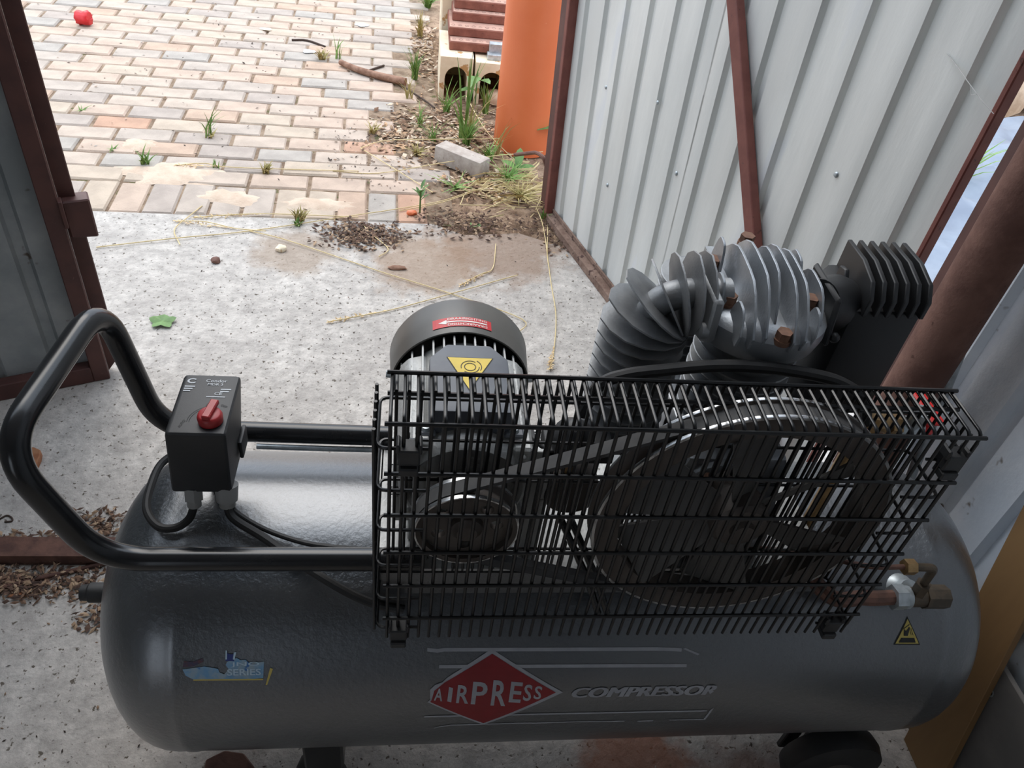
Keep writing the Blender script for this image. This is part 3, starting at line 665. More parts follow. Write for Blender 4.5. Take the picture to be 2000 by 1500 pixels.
def arc(c, r, a0, a1, w, z, mi, ey=1.0):
    n = 14
    for k in range(n):
        t0, t1 = a0 + (a1 - a0) * k / n, a0 + (a1 - a0) * (k + 1) / n
        f = bm.faces.new([bm.verts.new((c[0] + math.cos(t) * rr, c[1] + math.sin(t) * rr * ey, z)) for t, rr in ((t0, r), (t1, r), (t1, r + w), (t0, r + w))]); f.material_index = mi
arc((.0725, .672), .006, 0, 2 * PI, .0009, .8012, 1); arc((.0725, .672), .0098, .9, 3.4, .0009, .8012, 1); arc((.0725, .672), .0098, 4.0, 6.3, .0009, .8012, 1); arc((.0725, .6725), .0125, -.5, .9, .0009, .8012, 1)
o = finish(bm, 'warning_label', ['yellow', 'ink'], tb); o['label'] = 'yellow triangle with a rotating arrow sign'

# discs with holes by 2D curve fill --------------------------------------
def plate_xz(loops, y0, y1, name, m, parent, bevel=0):
    cu = bpy.data.curves.new('p', 'CURVE'); cu.dimensions = '2D'; cu.fill_mode = 'BOTH'; cu.extrude = (y1 - y0) / 2
    for lp in loops:
        sp = cu.splines.new('POLY'); sp.points.add(len(lp) - 1); sp.use_cyclic_u = True
        for p, (a, b_) in zip(sp.points, lp): p.co = (a, b_, 0, 1)
    ob = bpy.data.objects.new('p', cu); COL.objects.link(ob); me = bpy.data.meshes.new_from_object(ob); COL.objects.unlink(ob); bpy.data.objects.remove(ob)
    bm = bmesh.new(); bm.from_mesh(me); bpy.data.meshes.remove(me); bmesh.ops.remove_doubles(bm, verts=bm.verts[:], dist=1e-6)
    for q in bm.verts: q.co = (q.co.x, (y0 + y1) / 2 + q.co.z, q.co.y)
    m_ = MB(); m_.b.free(); m_.b = bm
    return m_.build(name, m, parent, smooth=True, angle=30)
def ring(cx, cz, r, n=40, ex=1.0, ez=1.0): return [(cx + r * ex * math.cos(2 * PI * k / n), cz + r * ez * math.sin(2 * PI * k / n)) for k in range(n)]
# small motor pulley
PY = .520
mb = MB(); mb.lathe([(.0495, PY), (.0555, PY - .001), (.0560, PY + .003), (.0475, PY + .011), (.0475, PY + .016), (.0560, PY + .024), (.0555, PY + .027), (.0495, PY + .026)], (mx, 0, mz), (0, 1, 0), 64, close=True)
pul = mb.build('motor_pulley', 'cast_iron', comp)
for yy in (PY - .0012, PY + .0225):
    MB().lathe([(.0545, yy), (.0563, yy), (.0566, yy + .0022), (.0566, yy + .0042), (.0545, yy + .0042)], (mx, 0, mz), (0, 1, 0), 64, close=True).build('rim', 'bare_steel', pul)
plate_xz([ring(mx, mz, .0497)] + [ring(mx + .033 * math.cos(a), mz + .033 * math.sin(a), .0075, 16) for a in (.0, .9, 2.5, 3.6, 4.7)], PY + .008, PY + .015, 'web', 'cast_iron', pul)
MB().lathe([(0, PY - .006), (.011, PY - .005), (.017, PY + .001), (.0185, PY + .010), (.0185, PY + .045), (0, PY + .05)], (mx, 0, mz), (0, 1, 0), 28).build('hub', 'cast_iron', pul)
# flywheel
fx, fz, FR = .372, .716, .166
mb = MB(); mb.lathe([(.136, .520), (.163, .519), (.1655, .522), (.152, .529), (.152, .535), (.1655, .543), (.163, .547), (.136, .546)], (fx, 0, fz), (0, 1, 0), 96, close=True)
fly = mb.build('flywheel', 'cast_iron', comp)
for yy in (.5185, .5435):
    MB().lathe([(.1625, yy), (.1655, yy), (.166, yy + .0015), (.166, yy + .0035), (.1625, yy + .0035)], (fx, 0, fz), (0, 1, 0), 96, close=True).build('rim', 'bare_steel', fly)
MB().lathe([(0, .505), (.012, .505), (.014, .512), (.028, .513), (.033, .518), (.033, .548), (.022, .56), (.02, .60), (0, .60)], (fx, 0, fz), (0, 1, 0), 36).build('hub', 'cast_iron', fly)
for k in range(6):
    a = k * PI / 3 + .62; mb = MB()
    ux = Vector((math.cos(a), 0, math.sin(a))); ut = Vector((-math.sin(a), 0, math.cos(a))); c0 = Vector((fx, .533, fz))
    pts = []
    for (r, hw) in ((.026, .011), (.085, .024), (.138, .036)):
        for sg in (-1, 1): pts.append(c0 + ux * math.sqrt(max(r * r - hw * hw, 1e-5)) + ut * hw * sg + Vector((0, -sg * min(hw * .55, .018), 0)))
    for i in (0, 2):
        q0, q1, q2, q3 = pts[i], pts[i + 1], pts[i + 3], pts[i + 2]; t = Vector((0, .0035, 0))
        mb.hexa([q0, q1, q2, q3, q0 + t, q1 + t, q2 + t, q3 + t])
    bmesh.ops.remove_doubles(mb.b, verts=mb.b.verts[:], dist=1e-5)
    mb.build('spoke_blade', 'blade', fly, smooth=False)
# belt over both pulleys
def hull_belt(c1, r1, c2, r2, n=48):
    c1 = Vector(c1); c2 = Vector(c2); d = c2 - c1; D = d.length; th = math.atan2(d.y, d.x); al = math.acos((r1 - r2) / D); out = []
    for k in range(n + 1):
        a = th + al + (2 * PI - 2 * al) * k / n; out.append((c1 + Vector((math.cos(a), math.sin(a))) * r1, a))
    for k in range(n + 1):
        a = th - al + (2 * al) * k / n; out.append((c2 + Vector((math.cos(a), math.sin(a))) * r2, a))
    return out
mb = MB(); HB = hull_belt((mx, mz), .0525, (fx, fz), .158); rings = []
for p, a in HB:
    n_ = Vector((math.cos(a), math.sin(a))); q = p + n_ * .0045; w_ = .0085
    rings.append([mb.b.verts.new(z) for z in ((q.x, .533 - w_, q.y), (q.x, .533 + w_, q.y), (p.x - n_.x * .004, .533 + w_ * .6, p.y - n_.y * .004), (p.x - n_.x * .004, .533 - w_ * .6, p.y - n_.y * .004))])
for i in range(len(rings)):
    a, b_ = rings[i], rings[(i + 1) % len(rings)]
    for k in range(4): mb._f([a[k], a[(k + 1) % 4], b_[(k + 1) % 4], b_[k]])
mb.build('drive_belt', 'belt', comp, angle=40)

# pump ---------------------------------------------------------------
cxp, cyp = .386, .682
mb = MB(); mb.prism([(.300, .5585), (.470, .5585), (.470, .60), (.452, .70), (.445, .745), (.325, .745), (.318, .70), (.300, .60)], (.590, .830), lambda a, b_, t: (a, t, b_)); crank = mb.build('crankcase', 'alu', comp, bevel=.006, segs=2)
mb = MB(); mb.lathe([(0, .578), (.045, .578), (.055, .584), (.058, .592), (0, .592)], (fx, 0, fz - .03), (0, 1, 0), 36); mb.build('bearing_cover', 'alu_dark', crank)
for k in range(6):
    a = k * PI / 3; mb = MB(); p = Vector((fx + .049 * math.cos(a), 0, fz - .03 + .049 * math.sin(a))); mb.hexnut((p.x, .580, p.z), (p.x, .573, p.z), .005); mb.build('bolt', 'rust_bolt', crank, angle=20)
mb = MB(); mb.cyl((.293, .64, .665), (.310, .64, .665), .018, 24); mb.build('oil_sight', 'zinc', crank)

def finned_cylinder(name, x, y, z0, z1, r, rc, n, m):
    mb = MB(); mb.cyl((x, y, z0), (x, y, z1), rc, 32); c = mb.build(name, m, comp)
    f = None
    for k in range(n):
        z = z0 + .008 + (z1 - z0 - .016) * k / (n - 1)
        if f is None:
            b_ = MB(); b_.lathe([(rc * .95, -.001), (r - .001, -.0012), (r, -.0004), (r, .0004), (r - .001, .0012), (rc * .95, .001)], (x, y, z), (0, 0, 1), 40, close=True); f = b_.build('cooling_fin', m, c)
        else: dup(f, (x, y, z), c)
    return c
finned_cylinder('front_cylinder', cxp + .004, cyp, .745, .885, .059, .047, 9, 'alu_dark')
finned_cylinder('rear_cylinder', .360, .800, .68, .862, .047, .034, 12, 'alu_dark')
# cylinder head: low drum with tall parallel fins
mb = MB(); mb.lathe([(0, .862), (.066, .862), (.073, .868), (.077, .884), (.076, .896), (.070, .903), (.055, .907), (0, .909)], (cxp + .004, cyp + .006, 0), (0, 0, 1), 48)
mb.box(cxp - .035, cxp + .03, cyp + .05, cyp + .105, .868, .906)
head = mb.build('cylinder_head', 'alu', comp)
def head_fin(x, ya, yb, ztop, zb=.902, rot=0.0):
    n = 10; top = []
    for k in range(n + 1):
        t = k / n; y = ya + (yb - ya) * t
        e = min(t, 1 - t); rise = (1 - (1 - min(e / .40, 1)) ** 2.4)
        top.append((y, zb + .006 + (ztop - zb - .006) * rise - .004 * (1 - t) ** 2))
    poly = [(ya + .004, zb - .014)] + top + [(yb - .004, zb - .008)]
    T = .0014
    MB().prism(poly, (-T, T), lambda a, b_, t: (x + t + (a - cyp) * rot, a, b_)).build('head_fin', 'alu', head, bevel=.0005, segs=1, smooth=True)
for (x, ya, yb, zt_) in ((.333, .655, .700, .936), (.345, .612, .655, .930), (.345, .715, .758, .946), (.358, .608, .768, .950), (.373, .612, .772, .954), (.388, .632, .752, .954), (.402, .606, .768, .953), (.416, .610, .762, .950), (.430, .618, .650, .928), (.430, .690, .748, .944), (.443, .640, .728, .936)):
    head_fin(x, ya, yb, zt_, rot=.05)
for (x, y, z) in ((.342, .732, .915), (.343, .668, .910), (.390, .617, .902), (.391, .770, .925), (.436, .668, .912)):
    mb = MB(); mb.cyl((x, y, z - .006), (x, y, z), .0095, 16); mb.hexnut((x, y, z), (x, y, z + .009), .0085); mb.build('head_bolt', 'rust_bolt', head, angle=20)
# inlet/outlet flanges
mb = MB(); mb.prism([(cyp - .042, .884), (cyp - .030, .874), (cyp + .030, .890), (cyp + .042, .900), (cyp + .036, .934), (cyp - .036, .932)], (.312, .324), lambda a, b_, t: (t, a - .012, b_)); mb.cyl((.318, cyp - .045, .892), (.305, cyp - .045, .892), .009, 14); mb.build('outlet_flange', 'alu_dark', comp, bevel=.003, segs=1)
mb = MB(); mb.prism([(cyp - .040, .872), (cyp + .030, .884), (cyp + .044, .930), (cyp - .028, .928)], (.456, .464), lambda a, b_, t: (t, a, b_)); mb.hexnut((.464, cyp - .034, .882), (.474, cyp - .034, .882), .007); mb.build('inlet_flange', 'filter', comp, bevel=.003, segs=1)

# finned cooling tube: up beside the head, bending over to its left port
cpath = fillet([(.262, cyp - .004, .700), (.262, cyp - .004, .908), (.346, cyp - .004, .914)], .041, 10)
ct = MB().tube(cpath, .0165, 20).build('cooling_tube', 'alu_dark', comp)
def along(path, d):
    for a, b_ in zip(path, path[1:]):
        L = (b_ - a).length
        if d <= L: return a + (b_ - a) * (d / L), (b_ - a).normalized()
        d -= L
    return path[-1], (path[-1] - path[-2]).normalized()
tot = sum((b_ - a).length for a, b_ in zip(cpath, cpath[1:]))
def disc_fin(r): 
    b_ = MB(); n = 14
    rr = [r * (1.0 if k % 7 else 1.04) for k in range(n)]
    b_.prism([(rr[k] * math.cos(2 * PI * k / n), rr[k] * math.sin(2 * PI * k / n)) for k in range(n)], (-.001, .001))
    return b_
ff = disc_fin(.050).build('cooling_fin', 'alu_dark', ct, origin=(0, 0, 0)); first = True
dists = [.008 + .0165 * k for k in range(10)] + [.170 + .0132 * k for k in range(7)]
for d in dists:
    if d > tot - .004: continue
    p, t = along(cpath, d)
    o = ff if first else dup(ff, p, ct); first = False
    o.location = p - wpos(ct)
    sc_ = 1.0 if d < .2 else .92
    o.scale = (sc_, sc_, 1); o.rotation_euler = Vector((0, 0, 1)).rotation_difference(t).to_euler()

# air filter
mb = MB(); mb.prism([(.492, .668), (.576, .672), (.588, .690), (.588, .752), (.576, .766), (.500, .766), (.485, .750), (.482, .690)], (.745, .905)); af = mb.build('air_filter', 'filter', comp, bevel=.006, segs=2)
for k in range(7):
    x = .494 + k * .0138; ya, yb = (.664, .764) if k else (.690, .725); zt_ = .944 if k else .932
    poly = [(ya, .900), (ya, zt_ - .022), (ya + .014, zt_ - .006), (ya + .05 if k else ya + .02, zt_), (yb, zt_ - .004), (yb, .900)]
    MB().prism(poly, (-.0028, .0028), lambda a, b_, t: (x + t - .004 * (1 if k == 0 else 0) + (a - .71) * .10, a, b_)).build('filter_rib', 'filter', af, bevel=.001, segs=1)
mb = MB(); mb.tube([(.455, cyp, .905), (.478, cyp + .012, .900), (.495, .705, .885)], .030, 24, radii=[.026, .030, .034]); mb.build('inlet_duct', 'filter', comp)
cable('hose', [(.190, .60, .80), (.203, .603, .840), (.228, .605, .854), (.270, .605, .863), (.323, .605, .871), (.380, .605, .871), (.442, .605, .862), (.476, .605, .851), (.51, .607, .828), (.53, .61, .79)], .0068, 'black_rubber', 'black rubber breather hose')

# small regulator parts between motor and pump
mb = MB(); mb.lathe([(0, 0), (.020, 0), (.024, .006), (.024, .022), (.017, .030), (.010, .040), (0, .042)], (.190, .612, .740), (0, -.2, 1), 28); mb.box(.160, .240, .60, .64, .722, .742); mb.tube([(.165, .61, .733), (.150, .63, .73), (.150, .66, .72)], .004, 8); mb.build('unloader_valve', 'black_plastic', comp, bevel=.001, segs=1)
mb = MB(); mb.cyl((.202, .600, .668), (.202, .640, .668), .034, 32); mb.build('round_cap', 'cast_iron', comp)
mb = MB(); mb.box(.150, .172, .600, .606, .558, .740); mb.box(.150, .172, .600, .66, .558, .563); o = mb.build('support_bracket', 'motor', comp, bevel=.001, segs=1)
mb = MB(); mb.tube([(.190, .612, .722), (.192, .612, .700)], .008, 10); mb.hexnut((.192, .612, .706), (.192, .612, .716), .011); mb.build('brass_nut', 'brass', comp, angle=20)
for dx in (0, .012):
    mb = MB(); mb.tube([(.187 + dx, .578, .652), (.232 + dx, .552, .565), (.252 + dx, .535, .515)], .0045, 8); mb.build('guard_stay', 'black_gloss', comp)
cable('discharge_pipe', [(.30, .80, .60), (.42, .84, .585), (.52, .70, .55), (.56, .56, .528), (.62, .552, .520), (.668, .552, .521)], .0105, 'copper', 'tarnished copper discharge pipe')

# fittings at the right: check valve on the tank, relief line
mb = MB(); mb.lathe([(.024, -.012), (.024, .004), (.020, .012), (.014, .016), (.014, .03), (0, .03)], (.690, .578, .500), (0, -.57, .82), 28); mb.build('tank_boss', 'zinc', comp)
mb = MB(); mb.hexnut((.661, .552, .521), (.677, .552, .521), .0175); mb.cyl((.677, .552, .521), (.684, .552, .521), .0155, 20); mb.build('union_nut', 'zinc', comp, angle=20)
mb = MB(); mb.tube(fillet([(.684, .552, .521), (.712, .552, .521), (.726, .560, .512)], .01), .0135, 20); mb.cyl((.706, .553, .521), (.740, .5535, .519), .0165, 8); mb.build('check_valve', 'dark_brass', comp, angle=30)
mb = MB(); mb.hexnut((.694, .552, .524), (.692, .552, .553), .010); mb.tube(fillet([(.692, .552, .553), (.690, .552, .588), (.660, .552, .590)], .008), .0055, 12); mb.build('relief_elbow', 'dark_brass', comp, angle=30)
mb = MB(); mb.hexnut((.6455, .552, .590), (.6595, .552, .590), .0105); mb.build('relief_nut', 'brass', comp, angle=20)
cable('relief_tube', [(.648, .552, .590), (.60, .556, .586), (.52, .58, .58), (.40, .60, .575)], .0035, 'copper')
# outlet group behind the guard: brass tee, grey regulator, ball valve with red lever
mb = MB(); mb.cyl((.572, .66, .542), (.572, .66, .745), .009, 14); mb.cyl((.565, .66, .745), (.618, .66, .738), .011, 14); mb.hexnut((.578, .66, .732), (.578, .66, .760), .015); mb.hexnut((.604, .66, .740), (.618, .66, .738), .015); mb.build('outlet_tee', 'brass', comp, angle=20)
mb = MB(); mb.cyl((.618, .66, .738), (.648, .66, .736), .014, 20); mb.cyl((.630, .66, .73), (.630, .648, .775), .010, 16); mb.build('regulator', 'zinc', comp)
mb = MB(); mb.cyl((.648, .66, .737), (.662, .66, .737), .013, 8); mb.box(.646, .664, .640, .700, .757, .763); mb.cyl((.653, .66, .745), (.653, .66, .760), .008, 12); mb.build('ball_valve_lever', 'red_lever', comp, bevel=.002, segs=1)

# belt guard: front panel and rear basket of black wire
guard = empty('belt_guard', (.275, .53, .70)); guard.parent = comp; guard.location = Vector((.275, .53, .70)) - wpos(comp)
GX0, GX1, GF, GB, GZ0, GZ1 = -.0115, .5635, .500, .561, .524, .8825
fp = empty('front_panel', (.275, .50, .70)); fp.parent = guard; fp.location = Vector((.275, .50, .70)) - wpos(guard)
rb = empty('rear_basket', (.275, .572, .70)); rb.parent = guard; rb.location = Vector((.275, .572, .70)) - wpos(guard)
WR = .0019
def copies(first, xs, axis, parent):
    base = wpos(first)
    for x in xs:
        p = base.copy(); p[axis] = x; dup(first, p, parent)
NV = 48
xs = [GX0 + (GX1 - GX0) * k / (NV - 1) for k in range(NV)]
w0 = MB().tube(fillet([(xs[0], GF, GZ0), (xs[0], GF, GZ1), (xs[0], GB, GZ1)], .008, 4), WR, 6).build('wire', 'black_wire', fp, angle=60)
copies(w0, xs[1:], 0, fp)
for (y, z) in ((GF - .002, .8795), (GF - .0032, .815), (GF - .0032, .754), (GF - .0032, .693), (GF - .0032, .633), (GF - .0032, .569), (GB, GZ1 + .003)):
    MB().tube([(GX0 - .005, y, z), (GX1 + .005, y, z)], WR * 1.15, 6).build('rail_wire', 'black_wire', fp, angle=60)
RB = .573
xr = [x + .004 for x in xs]
w1 = MB().tube(fillet([(xr[0], RB, .535), (xr[0], RB, .8775), (xr[0], .545, .8765)], .008, 4), WR, 6).build('wire', 'black_wire', rb, angle=60)
copies(w1, xr[1:], 0, rb)
MB().tube([(GX0 - .004, .545, .8735), (GX1 + .004, .545, .8735)], WR * 1.2, 6).build('rail_wire', 'black_wire', rb, angle=60)
SX0, SX1 = GX0 - .012, GX1 + .008
hw = MB().tube(fillet([(GX0 + .036, GF + .006, .840), (SX0, GF + .006, .840), (SX0, RB + .002, .840), (SX1, RB + .002, .840), (SX1, GF + .006, .840), (GX1 - .036, GF + .006, .840)], .009, 4), WR, 6).build('hoop_wire', 'black_wire', rb, angle=60)
copies(hw, (.781, .719, .658, .595, .535), 2, rb)
for X_ in (SX0, SX1):
    sg = -1 if X_ < 0.2 else 1; s0_ = None
    for k in range(6):
        y = GF + .009 + (RB - GF - .012) * k / 5
        if s0_ is None: s0_ = MB().tube([(X_ + sg * .003, y, .528), (X_ + sg * .003, y, .862)], WR, 6).build('wire', 'black_wire', rb, angle=60)
        else: dup(s0_, (wpos(s0_).x, y, wpos(s0_).z), rb)
    for k in range(3): MB().tube([(X_ - sg * (.012 + .012 * k), GF + .008, .528), (X_ - sg * (.012 + .012 * k), GF + .008, .852)], WR, 6).build('wire', 'black_wire', rb, angle=60)
for (x, z) in ((.006, .838), (.002, .536), (.548, .845), (.541, .543)):
    mb = MB(); mb.box(x - .010, x + .010, GF - .008, GF + .010, z - .008, z + .012); mb.box(x - .009, x + .009, GF - .012, GF + .006, z - .018, z - .008); mb.box(x - .012, x - .008, GF - .007, GF + .009, z + .006, z + .018); mb.box(x + .008, x + .012, GF - .007, GF + .009, z + .006, z + .018)
    mb.build('guard_clip', 'black_plastic', guard, bevel=.0015, segs=1)

# ------------------------------------------------------------------ yard things
mb = MB(); mb.lathe([(.112, 0), (.118, 0), (.118, 1.7), (.112, 1.7)], (.447, 3.045, -.006), (-.012, .0, 1), 64, close=True)
tag(mb.build('orange_pipe', 'orange'), 'wide orange plastic sewer pipe standing upright beside the open right door', 'pipe')
def flue(x0, x1, y0, y1, z0, z1, label, holes=True, name='flue_block'):
    w = x1 - x0; h = z1 - z0; n = 12; cx = w / 2; r = w * .29
    outer = [(0, 0), (w * .16, 0)]
    inner = [(w * .16, .0)] + [(w * .16, h * .45)] + [(cx - w * .34 * math.cos(PI * k / n), h * .50 + h * .28 * math.sin(PI * k / n)) for k in range(n + 1)] + [(w * .84, h * .45), (w * .84, 0)]
    b = MB(); mesh_loops = [(0, 0)] + inner + [(w, 0), (w, h), (0, h)]
    b.prism(mesh_loops, (y0, y1), lambda a, c, t: (x0 + a, t, z0 + c))
    b.box(x0, x1, y1 - .02, y1, z0, z1 - .004)
    o = b.build(name, 'cream', bevel=.002, segs=1); return tag(o, label, 'flue block', 'cream flue blocks by the yard edge')
flue(.108, .252, 3.46, 3.80, -.012, .182, 'cream arched flue block at the free left end, weeds in its mouth')
flue(.262, .412, 3.45, 3.80, -.012, .172, 'cream arched flue block half hidden behind the orange pipe')
mb = MB(); mb.box(.118, .30, 3.86, 4.3, -.01, .52); mb.box(.112, .306, 3.855, 3.875, -.01, .53); tag(mb.build('flue_block', 'cream', bevel=.006, segs=1), 'tall cream flue block standing behind the stacked brown clay bricks', 'flue block', 'cream flue blocks by the yard edge')
labs = ['perforated brown clay brick lowest in the stack on the cream blocks', 'perforated brown clay brick second from the bottom of the stack', 'brown clay brick third from the bottom, set back to the right', 'brown clay brick on top of the stack beside the pipe']
def holed_brick(x0, x1, y0, y1, z0, z1, label):
    t = empty('clay_brick', ((x0 + x1) / 2, (y0 + y1) / 2, z0)); tag(t, label, 'brick', 'clay bricks stacked on the flue blocks')
    MB().box(x0, x1, y0, y1, z0, z1).build('body', ['clay'], t, bevel=.003, segs=1)
    MB().box(x0 + .004, x1 - .004, y0 + .004, y1 - .004, z1 - .002, z1 + .0015).build('top_face', 'clay_top', t, smooth=False)
    n = int((x1 - x0) / .03)
    for k in range(n):
        x = x0 + .02 + k * .03
        MB().lathe([(.0085, .0022), (.0085, .001), (0, .001)], (x, y0 + .030, z1), (0, 0, 1), 10).build('perforation', 'hole', t, smooth=False)
    return t
for k, (x0, yf_, z0) in enumerate(((.146, 3.54, .183), (.142, 3.605, .222), (.158, 3.69, .261), (.166, 3.735, .300))):
    holed_brick(x0, x0 + .27, yf_, yf_ + (.25 if k < 2 else .18), z0 + .0, z0 + .0365, labs[k])
mb = MB(); mb.box(.312, .372, 3.485, 3.53, .172, .196); mb.box(.320, .378, 3.515, 3.552, .188, .232); tag(mb.build('metal_bracket', 'zinc', bevel=.002, segs=1), 'small pale grey metal bracket on the cream block beside the orange pipe', 'bracket')
mb = MB(); mb.hexa([Vector((.083, 2.842, -.006)), Vector((.250, 2.715, -.006)), Vector((.296, 2.777, -.006)), Vector((.128, 2.905, -.006)), Vector((.086, 2.846, .058)), Vector((.252, 2.720, .058)), Vector((.293, 2.773, .058)), Vector((.128, 2.900, .058))])
tag(mb.build('kerb_brick', 'grey_stone', bevel=.004), 'loose grey paving brick lying at the foot of the orange pipe', 'brick')
# crushed red can
mb = MB(); mb.lathe([(0, 0), (.026, 0), (.031, .006), (.029, .028), (.032, .044), (.029, .056), (.024, .060), (0, .058)], (-1.555, 3.985, .031), (1, -.25, 0.05), 20)
for q in mb.b.verts: q.co += Vector((random.uniform(-.003, .003), random.uniform(-.003, .003), random.uniform(-.004, .004)))
tag(mb.build('crushed_can', 'red', angle=60), 'small crushed red can lying on the paving at the far left', 'can')
# stick, twigs, wires
def floor_path(name, pts, r, m, label, cat, z=0.0, group=None, n=4, radii=None):
    P = smooth_path([(x, y, z + r + (pz if len(p3) > 2 else 0)) for p3 in pts for x, y, pz in [(p3 + (0,))[:3]]], n)
    return tag(MB().tube(P, r, 7, radii=None if radii is None else [radii[0] + (radii[1] - radii[0]) * i / (len(P) - 1) for i in range(len(P))]).build(name, m, angle=60), label, cat, group)
floor_path('fallen_branch', [(-0.342, 3.744), (-0.255, 3.667), (-0.149, 3.610), (-0.039, 3.567)], .016, 'bark', 'thick brown branch lying across the paving left of the flue blocks', 'branch', radii=(.013, .019))
floor_path('twig', [(-0.211, 3.697), (-0.144, 3.778)], .005, 'twig', 'short dark twig just behind the thick branch', 'twig')
floor_path('twig', [(-0.595, 4.011), (-0.524, 4.023), (-0.432, 3.960)], .005, 'twig', 'thin dark bent twig on the far paving', 'twig')
floor_path('twig', [(-.06, 3.56), (.05, 3.40), (.09, 3.33)], .004, 'twig', 'thin grey twig running from the branch end towards the flue blocks', 'twig')
floor_path('wire_loop', [(-0.815, 1.080), (-0.808, 1.084), (-0.798, 1.093), (-0.787, 1.088), (-0.783, 1.079), (-0.796, 1.077)], .0018, 'twig', 'small bent loop of dark wire on the concrete at the left edge', 'wire')
floor_path('rusty_rod', [(-0.80, 0.90), (-0.745, 0.917), (-0.681, 0.940), (-0.630, 0.956), (-0.540, 0.985)], .0045, 'rust_dark', 'thin rusty rod lying in the debris below the sill', 'rod')
# straw
def straw(pts, label, head=None, r=.0017, zs=None):
    P = smooth_path([(x, y, .004 + (zs[i] if zs else .004 * math.sin(i * 1.7) ** 2)) for i, (x, y) in enumerate(pts)], 5)
    o = MB().tube(P, r, 5).build('straw_stalk', 'straw', angle=70); tag(o, label, 'straw', 'dry straw stalks on the ground')
    if head:
        a, b_ = (P[0], P[min(head, len(P) - 1)]) if head > 0 else (P[-1], P[max(len(P) - 1 + head, 0)])
        m_ = MB(); rr = random.Random(len(pts) * 7 + head)
        for k in range(46):
            t = k / 46; c = a.lerp(b_, t); wd = .011 * (math.sin(PI * min(t * 1.2 + .1, 1)) + .25)
            d = Vector((rr.uniform(-1, 1), rr.uniform(-1, 1), rr.uniform(-.2, .8))).normalized() * wd + (a - b_).normalized() * .008
            e = c + d; s_ = d.cross(Vector((0, 0, 1))).normalized() * .0022
            m_.quad([c, c.lerp(e, .5) + s_, e, c.lerp(e, .5) - s_])
        m_.build('seed_head', 'seed', o, smooth=False)
    return o
straw([(-0.678, 2.382), (-0.704, 2.299), (-0.729, 2.224), (-0.692, 2.135)], 'short bent straw crossing the paving edge at left', 0)
straw([(-0.923, 2.102), (-0.718, 2.168), (-0.501, 2.243), (-0.173, 2.379), (-0.070, 2.427), (0.099, 2.505), (0.212, 2.592), (0.348, 2.697), (0.484, 2.784)], 'longest straw running from the left door to the right door', 0)
straw([(-0.508, 2.243), (-0.384, 2.194), (-0.154, 2.084), (-0.058, 2.031), (0.129, 1.948), (0.336, 1.833), (0.316, 1.763)], 'long straw slanting across the concrete behind the motor, tip bent', 0)
straw([(-0.219, 1.784), (-0.136, 1.812), (-0.037, 1.858), (0.127, 1.943), (0.281, 2.033), (0.342, 2.064)], 'straw with a fluffy seed head on the concrete behind the motor', 10)
straw([(0.449, 2.520), (0.459, 2.361), (0.447, 2.047), (0.440, 1.858), (0.413, 1.688), (0.391, 1.609)], 'straw hanging down from the right door towards the guard, seed head at its end', -6)
straw([(0.479, 2.398), (0.453, 2.197), (.45, 2.1)], 'short straw beside the bottom rail of the right door', 0)
straw([(-0.284, 2.687), (-0.119, 2.695), (0.108, 2.770), (0.287, 2.832), (0.514, 2.911)], 'straw passing in front of the loose grey brick', 0, zs=[0, 0, .02, .03, .03])
straw([(-0.198, 2.891), (-0.096, 2.977), (0.172, 2.989), (0.453, 2.984)], 'straw passing behind the loose grey brick', 0, zs=[0, 0, .02, .05])
straw([(-0.198, 2.891), (-0.046, 2.710), (0.078, 2.574)], 'straw bending down the right edge of the paving', 0)
straw([(0.222, 3.344), (0.287, 3.042), (0.390, 2.856), (0.483, 2.737)], 'straw slanting from the green weeds past the pipe foot', 0, zs=[.06, .05, .02, 0])
straw([(-0.037, 2.427), (0.105, 2.495), (0.218, 2.592), (0.337, 2.688), (0.482, 2.800)], 'straw rising right from the small green seedling', 0)
straw([(0.173, 2.496), (0.225, 2.601), (0.466, 2.649)], 'bent straw forking towards the door corner', 0)
straw([(0.225, 2.586), (0.364, 2.539), (0.451, 2.539)], 'middle straw of the fan near the door corner', 0)
straw([(0.173, 2.496), (0.305, 2.498), (0.413, 2.504)], 'lowest straw of the fan near the door corner', 0)
straw([(-0.738, 2.276), (-0.649, 2.277), (-0.553, 2.253), (-0.454, 2.242)], 'pale seed head lying along the paving edge, nearest the slab', 10)
straw([(-0.689, 2.304), (-0.564, 2.332), (-0.435, 2.358), (-0.172, 2.363)], 'long pale seed head lying on the cross-laid edge bricks', 9)
straw([(-0.823, 2.650), (-0.729, 2.672), (-0.626, 2.664), (-0.193, 2.693)], 'straw with seed head among the grass tufts on the paving', 9)
straw([(-0.163, 2.337), (-0.119, 2.254), (-0.066, 2.181), (-0.093, 2.128)], 'bent straw on the brown debris at the slab edge', 0)
straw([(0.158, 1.994), (0.224, 2.056), (0.266, 2.100), (0.285, 2.243)], 'straw with seed head on the concrete left of the right door rail', 9)
rr = random.Random(9); b = MB()
for _ in range(90):
    x, y, a = rr.gauss(.36, .09), rr.gauss(2.63, .09), rr.gauss(.25, .5); L = rr.uniform(.05, .16); d = Vector((math.cos(a), math.sin(a), 0)) * L / 2; c = Vector((min(x, .46), y, rr.uniform(.0, .03))); w = Vector((-math.sin(a), math.cos(a), 0)) * .0012
    b.quad([c - d - w, c + d * .9 - w, c + d + w + Vector((0, 0, rr.uniform(-.01, .015))), c - d + w])
stuff(b.build('straw_mat', 'straw', smooth=False), 'mat of dry yellow straw at the corner of the right door', 'straw')
